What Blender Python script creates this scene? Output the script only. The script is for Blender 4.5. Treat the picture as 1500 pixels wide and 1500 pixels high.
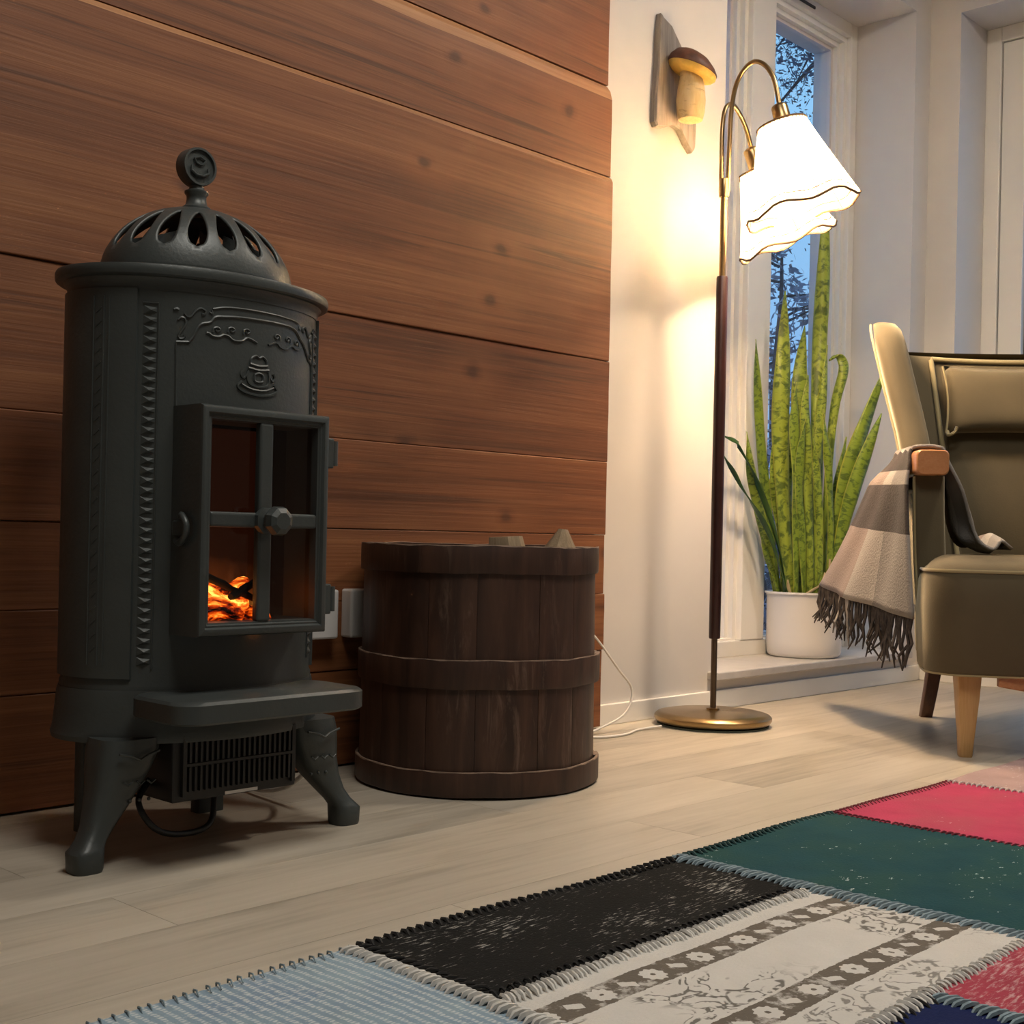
import bpy, bmesh, math, random
from mathutils import Vector, Matrix
for o in list(bpy.data.objects):
    bpy.data.objects.remove(o)
SC = bpy.context.scene
COL = SC.collection
R = math.radians
random.seed(7)

# ------------------------------------------------------------------ camera
# world: +X runs along the timber wall away from the camera, +Y into that wall, Z up, floor at 0
A = R(43.4); ROLL = .0215
fwd = Vector((math.cos(A), math.sin(A), 0)); rgt = Vector((math.sin(A), -math.cos(A), 0)); up = Vector((0, 0, 1))
rc = rgt * math.cos(ROLL) + up * math.sin(ROLL); uc = up * math.cos(ROLL) - rgt * math.sin(ROLL)
cd = bpy.data.cameras.new('camera'); cam = bpy.data.objects.new('camera', cd); COL.objects.link(cam)
m3 = Matrix((rc, uc, -fwd)).transposed()
cam.matrix_world = Matrix.Translation((0, 0, .45)) @ m3.to_4x4()
cd.sensor_width = 36; cd.lens = 36 * 1880 / 1500; cd.shift_y = 35 / 1500; cd.clip_start = .05
SC.camera = cam

# ------------------------------------------------------------------ world: dusk sky
W = bpy.data.worlds.new('dusk'); SC.world = W; W.use_nodes = True
nt = W.node_tree; nt.nodes.clear()
wo = nt.nodes.new('ShaderNodeOutputWorld'); bg = nt.nodes.new('ShaderNodeBackground')
tc = nt.nodes.new('ShaderNodeTexCoord'); sx = nt.nodes.new('ShaderNodeSeparateXYZ'); rp = nt.nodes.new('ShaderNodeValToRGB')
nt.links.new(tc.outputs['Generated'], sx.inputs[0]); nt.links.new(sx.outputs['Z'], rp.inputs[0])
e = rp.color_ramp.elements
e[0].position = 0; e[0].color = (.24, .40, .72, 1); e[1].position = 1; e[1].color = (.16, .36, .75, 1)
q = e.new(.30); q.color = (.30, .62, .95, 1)
nt.links.new(rp.outputs[0], bg.inputs[0]); nt.links.new(bg.outputs[0], wo.inputs[0])
bg.inputs[1].default_value = .85

# ------------------------------------------------------------------ room light, added fill and exposure
def point(name, loc, energy, col, rad):
    d = bpy.data.lights.new(name, 'POINT'); d.energy = energy; d.color = col; d.shadow_soft_size = rad
    o = bpy.data.objects.new(name, d); o.location = loc; COL.objects.link(o); return o
def area(name, loc, tgt, energy, col, sx, sy):
    d = bpy.data.lights.new(name, 'AREA'); d.shape = 'RECTANGLE'; d.size = sx; d.size_y = sy; d.energy = energy; d.color = col
    o = bpy.data.objects.new(name, d); o.location = loc
    o.rotation_euler = (Vector(tgt) - Vector(loc)).to_track_quat('-Z', 'Y').to_euler(); COL.objects.link(o); return o
area('ceiling_light', (1.0, .55, 2.44), (1.0, .55, 0), 22, (1, .95, .86), 1.0, .7)      # the room's own ceiling lamp, above the rug and out of frame
area('window_fill_light', (2.9, .75, 2.46), (2.9, .75, 0), 17, (1, .88, .74), .25, .25)      # added fill over the armchair, lifts the window corner
BULB_W = 118
BULB_C = (1, .69, .42)
SC.view_settings.view_transform = 'Standard'; SC.view_settings.look = 'None'
SC.view_settings.gamma = 1; SC.view_settings.use_curve_mapping = False; SC.view_settings.exposure = 0.42
cy = SC.cycles
cy.use_denoising = True; cy.max_bounces = 8; cy.diffuse_bounces = 4; cy.glossy_bounces = 3; cy.transmission_bounces = 6; cy.transparent_max_bounces = 12
cy.sample_clamp_indirect = 80; cy.caustics_reflective = False; cy.caustics_refractive = False

# ------------------------------------------------------------------ material helpers
class T:
    def __init__(s, name):
        s.m = bpy.data.materials.new(name); s.m.use_nodes = True; s.t = s.m.node_tree
        s.b = s.t.nodes['Principled BSDF']; s.out = s.t.nodes['Material Output']
    def n(s, typ, ins=None, **props):
        x = s.t.nodes.new('ShaderNode' + typ)
        for k, v in props.items(): setattr(x, k, v)
        for k, v in (ins or {}).items():
            if isinstance(v, bpy.types.NodeSocket): s.t.links.new(v, x.inputs[k])
            else: x.inputs[k].default_value = v
        return x
    def set(s, **kw):
        for k, v in kw.items():
            k = k.replace('_', ' ')
            if isinstance(v, bpy.types.NodeSocket): s.t.links.new(v, s.b.inputs[k])
            else: s.b.inputs[k].default_value = v
    def co(s, kind='Object', scale=(1, 1, 1), loc=(0, 0, 0), rot=(0, 0, 0), src=None):
        src = src or s.n('TexCoord').outputs[kind]
        return s.n('Mapping', {'Vector': src, 'Scale': scale, 'Location': loc, 'Rotation': rot}).outputs[0]
    def noise(s, vec, scale, detail=3, rough=.55, dist=0):
        return s.n('TexNoise', {'Vector': vec, 'Scale': scale, 'Detail': detail, 'Roughness': rough, 'Distortion': dist}).outputs[0]
    def ramp(s, fac, stops, interp='LINEAR'):
        r = s.n('ValToRGB', {0: fac}); r.color_ramp.interpolation = interp; e = r.color_ramp.elements
        for i, (p, c) in enumerate(stops):
            c = (c, c, c, 1) if not hasattr(c, '__len__') else tuple(c) + (1,) * (4 - len(c))
            if i < 2: e[i].position = p; e[i].color = c
            else: q = e.new(p); q.color = c
        return r.outputs[0]
    def mix(s, f, a, b, mode='MIX'):
        x = s.n('Mix', data_type='RGBA', blend_type=mode)
        for i, v in ((0, f), (6, a), (7, b)):
            if isinstance(v, bpy.types.NodeSocket): s.t.links.new(v, x.inputs[i])
            elif i == 0: x.inputs[0].default_value = v
            else: x.inputs[i].default_value = tuple(v) + (1,) * (4 - len(v))
        return x.outputs[2]
    def ma(s, op, a, b=0.0, c=None, clamp=False):
        x = s.n('Math', operation=op); x.use_clamp = clamp
        for i, v in enumerate((a, b) if c is None else (a, b, c)):
            if isinstance(v, bpy.types.NodeSocket): s.t.links.new(v, x.inputs[i])
            else: x.inputs[i].default_value = v
        return x.outputs[0]
    def bump(s, h, strength=.3, dist=.01):
        x = s.n('Bump', {'Height': h, 'Strength': strength, 'Distance': dist}); s.t.links.new(x.outputs[0], s.b.inputs['Normal'])
    def sep(s, v):
        x = s.n('SeparateXYZ', {0: v}); return x.outputs

def plain(name, col, rough=.5, metal=0, var=.0, vs=8, bump=0, bs=60, sheen=0, coat=0):
    t = T(name)
    c = tuple(col) + (1,)
    if var:
        f = t.noise(t.co(), vs, 4)
        lo = tuple(max(0, v * (1 - var)) for v in col); hi = tuple(min(1, v * (1 + var)) for v in col)
        t.set(Base_Color=t.ramp(f, [(.3, lo), (.7, hi)]))
    else: t.set(Base_Color=c)
    t.set(Roughness=rough, Metallic=metal)
    if bump: t.bump(t.noise(t.co(), bs, 4), bump, .004)
    if sheen: t.set(Sheen_Weight=sheen, Sheen_Roughness=.35)
    if coat: t.set(Coat_Weight=coat)
    return t.m

def wood(name, dark, mid, light, sx=1.2, sz=16, rough=.6, knots=True, bump=.25, long='X', rnd=True, tone=.35):
    """sawn or laminate board: grain runs along local X (or Z)"""
    t = T(name)
    src = t.n('TexCoord').outputs['Object']
    if rnd:
        oi = t.n('ObjectInfo').outputs['Random']
        off = t.n('CombineXYZ', {0: t.ma('MULTIPLY', oi, 37.0), 1: 0.0, 2: t.ma('MULTIPLY', oi, 19.0)}).outputs[0]
        src = t.n('VectorMath', {0: src, 1: off}, operation='ADD').outputs[0]
    if long == 'X': s1 = (sx, sz * .6, sz); s2 = (sx * 3, sz * 6, sz * 9)
    elif long == 'Y': s1 = (sz, sx, sz); s2 = (sz * 8, sx * 3, sz * 8)
    else: s1 = (sz, sz, sx); s2 = (sz * 8, sz * 8, sx * 3)
    g1 = t.noise(t.co(src=src, scale=s1), 1.0, 5, .6, .9)
    g2 = t.noise(t.co(src=src, scale=s2), 1.0, 3, .6, .2)
    big = t.noise(t.co(src=src, scale=tuple(v * .22 for v in s1)), 1.0, 2)
    f = t.ma('ADD', t.ma('MULTIPLY', g1, .50), t.ma('ADD', t.ma('MULTIPLY', g2, .30), t.ma('MULTIPLY', big, .28)))
    c = t.ramp(f, [(.36, dark), (.52, mid), (.68, light)])
    if knots:
        ks = t.sep(src); wob = t.ma('MULTIPLY', t.noise(t.co(src=src, scale=(9, 9, 9)), 1, 2), .10)
        kv = t.n('TexVoronoi', {'Vector': t.n('CombineXYZ', {0: t.ma('ADD', t.ma('MULTIPLY', ks[0], 2.3), wob), 1: t.ma('ADD', t.ma('MULTIPLY', ks[2], 3.4), wob), 2: 0.0}).outputs[0], 'Scale': 1.0, 'Randomness': 1.0}, voronoi_dimensions='2D').outputs['Distance']
        kk = t.ma('MULTIPLY', t.ramp(kv, [(.020, 1), (.050, 0)]), .75)
        c = t.mix(kk, c, tuple(v * .55 for v in dark))
        st = t.noise(t.co(src=src, scale=(1.1, 20, 46)), 1, 4, .6, .4)
        c = t.mix(t.ramp(st, [(.57, 0), (.67, .75)]), c, tuple(v * .6 for v in dark))
        ring = t.ramp(kv, [(.05, 0), (.09, 1), (.28, 0)])
        c = t.mix(t.ma('MULTIPLY', ring, .35), c, light)
    if rnd:
        c = t.mix(tone, c, t.ramp(oi, [(0, tuple(v * .55 for v in mid)), (.5, mid), (1, tuple(min(1, v * 1.45) for v in mid))]))
    t.set(Base_Color=c, Roughness=rough)
    if bump: t.bump(t.ma('ADD', g1, t.ma('MULTIPLY', g2, .5)), bump, .004)
    return t.m

M = {}
M['wall'] = plain('white_paint', (.62, .59, .56), .75, var=.02, vs=3)
M['trim'] = plain('white_gloss_paint', (.78, .755, .71), .35)
M['ceiling'] = plain('ceiling_paint', (.72, .68, .62), .85)
M['sill'] = plain('sill_stone', (.50, .47, .44), .32, var=.08, vs=25)
M['timber'] = wood('old_timber', (.080, .0250, .0078), (.180, .0600, .0185), (.27, .106, .037), sx=.7, sz=15, rough=.6, bump=.35, tone=.18)
M['lit_edge'] = wood('pale_lit_timber_edge', (.20, .080, .030), (.36, .165, .068), (.48, .25, .115), sx=.9, sz=15, rough=.6, knots=False, bump=.35, tone=.1)  # paler timber colour stands in for light caught on the upper ledges
M['floor'] = wood('grey_oak_laminate', (.26, .224, .172), (.46, .408, .330), (.56, .504, .415), sx=1.6, sz=14, rough=.38, knots=False, bump=.05, tone=.22)
M['iron'] = plain('grey_cast_iron', (.046, .054, .053), .42, .15, var=.12, vs=6, bump=.10, bs=180)
M['black'] = plain('black_plastic', (.012, .012, .012), .45)
M['soot'] = plain('sooty_liner', (.007, .006, .0055), .8, var=.4, vs=14)
M['socket'] = plain('white_plastic', (.74, .72, .70), .35)
M['cord'] = plain('white_cable', (.80, .77, .72), .45)
M['brass'] = plain('aged_brass', (.34, .235, .115), .30, 1, var=.12, vs=10)
M['bronze'] = plain('dark_bronze', (.16, .12, .085), .35, 1, var=.1, vs=20)
M['sleeve'] = plain('dark_red_wood_sleeve', (.030, .010, .009), .32, var=.25, vs=18)
M['pot'] = plain('white_glazed_ceramic', (.74, .71, .68), .25, coat=.3)
M['soil'] = plain('potting_soil', (.03, .02, .013), .95, var=.5, vs=60, bump=.6)
M['dry'] = plain('dry_leaf', (.42, .33, .18), .7, var=.3, vs=30)
M['oak'] = wood('pale_oak', (.36, .20, .075), (.47, .28, .11), (.55, .35, .16), sx=2, sz=30, rough=.4, knots=False, bump=.05, long='Z', rnd=False)
M['brownwood'] = wood('dark_brown_wood', (.045, .014, .006), (.085, .030, .012), (.12, .045, .018), sx=2, sz=30, rough=.4, knots=False, bump=.05, long='Z', rnd=False)  # rear legs, a darker brown than the front ones
M['armwood'] = wood('lacquered_beech', (.34, .135, .052), (.44, .19, .08), (.50, .24, .11), sx=2, sz=24, rough=.22, knots=False, bump=.03, rnd=False)
M['driftwood'] = wood('grey_driftwood', (.12, .095, .08), (.27, .225, .19), (.40, .34, .30), sx=3, sz=22, rough=.8, knots=False, bump=.6, long='Z', rnd=False)
M['carved'] = wood('pale_carved_wood', (.46, .30, .12), (.60, .42, .19), (.66, .50, .27), sx=8, sz=26, rough=.6, knots=True, bump=.15, long='Z', rnd=False)
M['capbrown'] = plain('brown_bark_cap', (.11, .036, .016), .55, var=.35, vs=40, bump=.3)
M['gold'] = plain('yellow_underside', (.66, .42, .09), .6, var=.15, vs=50, bump=.2)

def m_barrel():
    t = T('worn_brown_paint')
    src = t.n('TexCoord').outputs['Object']
    oi = t.n('ObjectInfo').outputs['Random']
    off = t.n('CombineXYZ', {0: t.ma('MULTIPLY', oi, 31.0), 1: 0.0, 2: t.ma('MULTIPLY', oi, 17.0)}).outputs[0]
    src = t.n('VectorMath', {0: src, 1: off}, operation='ADD').outputs[0]
    g = t.noise(t.co(src=src, scale=(26, 26, 3)), 1, 4, .6, .5)
    base = t.ramp(g, [(.35, (.025, .0105, .006)), (.55, (.050, .0215, .0125)), (.75, (.078, .036, .021))])
    wear = t.noise(t.co(src=src, scale=(55, 55, 9)), 1, 6, .72, .6)
    where = t.noise(t.co(src=src, scale=(7, 7, 4)), 1, 2)
    w = t.ma('MULTIPLY', t.ramp(wear, [(.53, 0), (.66, 1)]), t.ramp(where, [(.50, 0), (.68, 1)]))
    c = t.mix(t.ma('MULTIPLY', w, .5), base, (.20, .13, .095))
    t.set(Base_Color=c, Roughness=.5); t.bump(g, .25, .004)
    return t.m
M['barrel'] = m_barrel()
M['barreledge'] = plain('rubbed_bare_wood', (.24, .165, .12), .7, var=.5, vs=40)
M['log'] = wood('split_firewood', (.13, .085, .045), (.26, .19, .115), (.40, .31, .20), sx=2, sz=24, rough=.85, knots=False, bump=.5, long='Z')

def m_leaf():
    t = T('banded_succulent_leaf')
    uv = t.n('TexCoord').outputs['UV']
    oi = t.n('ObjectInfo').outputs['Random']
    off = t.n('CombineXYZ', {0: 0.0, 1: t.ma('MULTIPLY', oi, 9.0), 2: 0.0}).outputs[0]
    src = t.n('VectorMath', {0: uv, 1: off}, operation='ADD').outputs[0]
    n1 = t.noise(t.co(src=src, scale=(1.6, 40, 1)), 1, 3, .6, .55)
    body = t.mix(oi, (.20, .29, .035), (.34, .42, .055))
    c = t.mix(t.ramp(n1, [(.47, 0), (.60, .85)]), body, (.055, .10, .018))
    x = t.sep(uv)
    edge = t.ma('ABSOLUTE', t.ma('SUBTRACT', x[0], .5))
    c = t.mix(t.ramp(edge, [(.40, 0), (.47, .8)]), c, (.42, .44, .07))
    t.set(Base_Color=c, Roughness=.38, Subsurface_Weight=0.0)
    tr = t.n('BsdfTranslucent', {'Color': c})
    mx = t.n('MixShader', {0: .22, 1: t.b.outputs[0], 2: tr.outputs[0]})
    t.t.links.new(mx.outputs[0], t.out.inputs[0])
    return t.m
M['leaf'] = m_leaf()
M['leafplain'] = plain('dark_green_leaf', (.035, .085, .016), .4, var=.3, vs=20)

def m_shade():
    t = T('cream_lampshade_fabric')
    d = t.n('BsdfDiffuse', {'Color': (.80, .74, .62, 1)})
    tr = t.n('BsdfTranslucent', {'Color': (.90, .82, .64, 1)})
    mx = t.n('MixShader', {0: .80, 1: d.outputs[0], 2: tr.outputs[0]})
    t.t.links.new(mx.outputs[0], t.out.inputs[0])
    return t.m
M['shade'] = m_shade()
M['shadetrim'] = plain('tan_braid_trim', (.13, .068, .024), .8)
def emit(name, col, s):
    t = T(name); t.set(Base_Color=(0, 0, 0, 1), Emission_Color=tuple(col) + (1,), Emission_Strength=s); return t.m
M['bulb'] = emit('lit_bulb', (1, .8, .52), 25)

def m_glass(name, refl=.08, tint=(1, 1, 1)):
    t = T(name)
    tr = t.n('BsdfTransparent', {'Color': tuple(tint) + (1,)}); gl = t.n('BsdfGlossy', {'Color': (1, 1, 1, 1), 'Roughness': .015})
    lw = t.n('Fresnel', {'IOR': 1.45}); bf = t.n('NewGeometry').outputs['Backfacing']     # reflect once per pane, not inside it
    mx = t.n('MixShader', {0: t.ma('MULTIPLY', t.ma('MULTIPLY', lw.outputs[0], refl), t.ma('SUBTRACT', 1.0, bf)), 1: tr.outputs[0], 2: gl.outputs[0]})
    t.t.links.new(mx.outputs[0], t.out.inputs[0]); return t.m
M['glass'] = m_glass('window_glass', 1.0, (.93, .95, .97))
M['stoveglass'] = m_glass('stove_glass', .9, (.75, .74, .73))

def m_ember():
    t = T('glowing_embers')
    v = t.co(scale=(9, 9, 26))
    n = t.noise(v, 2.2, 5, .65, 1.2)
    hot = t.ramp(n, [(.40, (0, 0, 0)), (.48, (.55, .03, .0)), (.56, (1, .16, .01)), (.66, (1, .50, .08))])
    st = t.ramp(n, [(.40, 0), (.66, 1)])
    t.set(Base_Color=(.02, .01, .008, 1), Roughness=.9, Emission_Color=hot, Emission_Strength=t.ma('MULTIPLY', st, 3.2)); return t.m
M['ember'] = m_ember()
def m_flame():
    t = T('flame_effect_screen')      # the electric fire's back screen: an uneven projected flame
    v = t.n('TexCoord').outputs['Object']
    x = t.sep(v)
    n = t.noise(t.co(src=v, scale=(22, 1, 9)), 1, 3, .5, 1.0)
    h = t.ma('MULTIPLY', t.ramp(t.ma('MULTIPLY', t.ma('ADD', x[2], -.30), 5.0), [(.10, 1), (.75, 0)]), n)
    col = t.ramp(h, [(.18, (.03, .006, .002)), (.38, (.30, .065, .012)), (.6, (.9, .30, .04))])
    t.set(Base_Color=(.015, .012, .01, 1), Roughness=.8, Emission_Color=col, Emission_Strength=.42); return t.m
M['flame'] = m_flame()
M['charred'] = plain('charred_wood', (.012, .008, .006), .9, var=.4, vs=40)

def m_velvet():
    t = T('olive_mohair_velvet')
    n = t.noise(t.co(), 9, 4, .6)
    n2 = t.noise(t.co(), 260, 2)
    t.set(Base_Color=t.mix(n, (.070, .054, .027), (.098, .076, .038)), Roughness=.85, Sheen_Weight=.6, Sheen_Roughness=.4, Sheen_Tint=(.95, .85, .62, 1))
    t.bump(n2, .15, .002); return t.m
M['velvet'] = m_velvet()
M['piping'] = plain('velvet_piping', (.33, .27, .14), .8, sheen=.5)

def m_throw():
    t = T('checked_wool')
    uv = t.sep(t.n('TexCoord').outputs['UV']); u, v = uv[0], uv[1]
    cols = t.ramp(u, [(0, (.27, .205, .175)), (.44, (.36, .33, .30)), (.66, (.23, .215, .20))], 'CONSTANT')
    dark = t.ramp(u, [(0, (.030, .0175, .014)), (.5, (.024, .016, .0125)), (.75, (.019, .013, .0105))], 'CONSTANT')
    f = t.ramp(v, [(0, 1), (.10, 0), (.19, 1), (.50, 0)], 'CONSTANT')
    c = t.mix(f, cols, dark)
    n = t.noise(t.co(), 220, 3)
    c = t.mix(t.ma('MULTIPLY', n, .08), c, (.42, .37, .33))
    t.set(Base_Color=c, Roughness=.95, Sheen_Weight=.06); t.bump(n, .5, .004); return t.m
M['throw'] = m_throw()
M['fringe'] = plain('dark_wool_fringe', (.055, .043, .036), .95, var=.5, vs=60)

# rug materials: local x along the rug, y across
def m_worn(name, col, fleck, amt, sx=70, sy=260, soft=.06, second=None, grid=False):
    t = T(name)
    v = t.n('TexCoord').outputs['Object']
    n = t.noise(t.co(src=v, scale=(sx, sy, 1)), 1, 5, .7)
    w = t.noise(t.co(src=v, scale=(7, 9, 1)), 1, 3, .55)
    f = t.ma('ADD', t.ma('MULTIPLY', n, .7), t.ma('MULTIPLY', w, .3))
    c = t.mix(t.noise(t.co(src=v), 14, 4, .6), tuple(k * .72 for k in col), tuple(min(1, k * 1.28) for k in col))
    if second: c = t.mix(t.ramp(w, [(.42, 0), (.62, 1)]), c, second)
    c = t.mix(t.ramp(f, [(amt, 0), (amt + soft, 1)]), c, fleck)
    if grid:
        wx = t.n('TexWave', {'Vector': v, 'Scale': 26.0, 'Distortion': 1.5, 'Detail': 2.0, 'Detail Scale': 3.0}, bands_direction='X').outputs['Fac']
        wy = t.n('TexWave', {'Vector': v, 'Scale': 60.0, 'Distortion': 3.0, 'Detail': 2.0, 'Detail Scale': 3.0}, bands_direction='Y').outputs['Fac']
        c = t.mix(t.ma('MULTIPLY', t.ma('MULTIPLY', t.ramp(wx, [(.45, 0), (.8, 1)]), t.ramp(wy, [(.3, .25), (.8, 1)])), .8), c, fleck)
    t.set(Base_Color=c, Roughness=.95, Specular_IOR_Level=.15)
    t.bump(t.noise(t.co(src=v, scale=(160, 420, 1)), 1, 2), .4, .003)
    return t.m
M['rug_blue'] = m_worn('worn_light_blue_pile', (.25, .34, .40), (.56, .60, .61), .56, soft=.09, second=(.19, .27, .36), grid=True)
M['rug_black'] = m_worn('worn_black_pile', (.010, .010, .0095), (.42, .41, .38), .572, sx=46, sy=330)
M['rug_teal'] = m_worn('dark_teal_pile', (.012, .058, .070), (.55, .62, .60), .615, sx=48, sy=90, soft=.015, second=(.018, .066, .064))
M['rug_pink'] = m_worn('raspberry_pile', (.43, .050, .108), (.62, .40, .42), .63, sx=60, sy=90, soft=.03, second=(.40, .068, .11))
M['rug_mauve'] = m_worn('faded_mauve_pile', (.36, .255, .245), (.52, .45, .43), .56, sx=60, sy=120)
M['rug_rose'] = m_worn('worn_rose_pile', (.34, .050, .075), (.60, .42, .42), .50, sx=50, sy=240, soft=.14)
M['rug_navy'] = m_worn('navy_pile', (.008, .016, .075), (.5, .52, .58), .61, sx=60, sy=120, soft=.02)
M['rug_grey'] = m_worn('worn_grey_pile', (.22, .22, .21), (.5, .49, .46), .56)
def m_rug_beige():
    """cream patch: two brown-grey bands with pale rosettes, scrollwork between"""
    t = T('cream_patterned_pile')
    v = t.n('TexCoord').outputs['Object']; s = t.sep(v); x, y = s[0], s[1]
    jit = t.ma('MULTIPLY', t.ma('SUBTRACT', t.noise(t.co(src=v), 140, 3), .5), .006)
    yj = t.ma('ADD', y, jit)
    cream = t.mix(t.noise(t.co(src=v), 20, 4), (.52, .50, .46), (.63, .61, .57)); brown = (.125, .105, .082)
    def band(yc, hw, skew):
        yy = t.ma('SUBTRACT', yj, yc)
        inb = t.ma('LESS_THAN', t.ma('ABSOLUTE', yy), hw)
        xs = t.ma('MULTIPLY', x, 1 / .082)
        fr = t.ma('SUBTRACT', t.ma('FRACT', xs), .5)
        px = t.ma('MULTIPLY', fr, .082)
        ang = t.ma('ARCTAN2', yy, px); rad = t.ma('SQRT', t.ma('ADD', t.ma('MULTIPLY', px, px), t.ma('MULTIPLY', yy, yy)))
        pet = t.ma('ADD', .0145, t.ma('MULTIPLY', t.ma('COSINE', t.ma('MULTIPLY', ang, 10.0)), .0013))
        fl = t.ma('MULTIPLY', t.ma('LESS_THAN', rad, pet), t.ma('GREATER_THAN', rad, .003))
        fr2 = t.ma('MULTIPLY', t.ma('SUBTRACT', t.ma('FRACT', t.ma('ADD', xs, .5)), .5), .082)
        di = t.ma('LESS_THAN', t.ma('ADD', t.ma('ABSOLUTE', t.ma('ADD', fr2, t.ma('MULTIPLY', yy, .5))), t.ma('MULTIPLY', t.ma('ABSOLUTE', yy), 1.0)), .0105)
        spots = t.ma('MAXIMUM', fl, di)
        return t.ma('MULTIPLY', inb, t.ma('SUBTRACT', 1.0, spots, clamp=True))
    f = t.ma('MAXIMUM', band(.080, .021, 0), band(-.055, .021, 0))
    worn = t.ramp(t.noise(t.co(src=v), 34, 5, .7), [(.36, .25), (.46, 1)])
    f = t.ma('MULTIPLY', f, worn)
    # scrollwork: contour lines of a smooth noise, only inside bouquets between the bands
    nn = t.noise(t.co(src=v, scale=(1, 1.2, 1)), 24, 2, .5, .8)
    line = t.ramp(t.ma('ABSOLUTE', t.ma('SUBTRACT', t.ma('FRACT', t.ma('MULTIPLY', nn, 5.0)), .5)), [(.09, 1), (.20, 0)])
    brk = t.ramp(t.noise(t.co(src=v), 95, 2), [(.38, 0), (.46, 1)])
    where = t.ramp(t.noise(t.co(src=v, loc=(.12, .3, 0), scale=(1, 1.3, 1)), 5.2, 1), [(.45, 0), (.49, 1)])
    b1 = t.ma('LESS_THAN', t.ma('ABSOLUTE', t.ma('SUBTRACT', y, .012)), .042)
    b2 = t.ma('LESS_THAN', y, -.082)
    mid = t.ma('MAXIMUM', b1, t.ma('MULTIPLY', b2, .8))
    sc = t.ma('MULTIPLY', t.ma('MULTIPLY', line, brk), t.ma('MULTIPLY', where, mid))
    c = t.mix(f, cream, brown); c = t.mix(t.ma('MULTIPLY', sc, .9), c, (.10, .09, .075))
    t.set(Base_Color=c, Roughness=.95); t.bump(t.noise(t.co(src=v, scale=(160, 420, 1)), 1, 2), .35, .003); return t.m
M['rug_beige'] = m_rug_beige()
M['st_blue'] = plain('grey_blue_yarn', (.20, .27, .31), .9, var=.25, vs=90)
M['st_white'] = plain('off_white_yarn', (.56, .55, .52), .9, var=.15, vs=90)
M['st_black'] = plain('black_yarn', (.012, .012, .012), .9)
M['st_red'] = plain('dark_raspberry_yarn', (.16, .02, .035), .9)
M['st_teal'] = plain('teal_yarn', (.02, .06, .06), .9)

M['snow'] = plain('dusk_snow', (.62, .66, .72), .8, var=.15, vs=1.5)
M['bark'] = plain('pine_bark', (.075, .06, .06), .9, var=.4, vs=12)
M['needles'] = plain('dark_foliage', (.11, .11, .14), .9, var=.4, vs=4)
M['twigs'] = plain('frosty_twigs', (.26, .24, .28), .9, var=.4, vs=4)
M['deck'] = plain('grey_decking', (.10, .10, .11), .8, var=.3, vs=5)
M['extwall'] = plain('outside_reveal_paint', (.66, .60, .58), .8)

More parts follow.
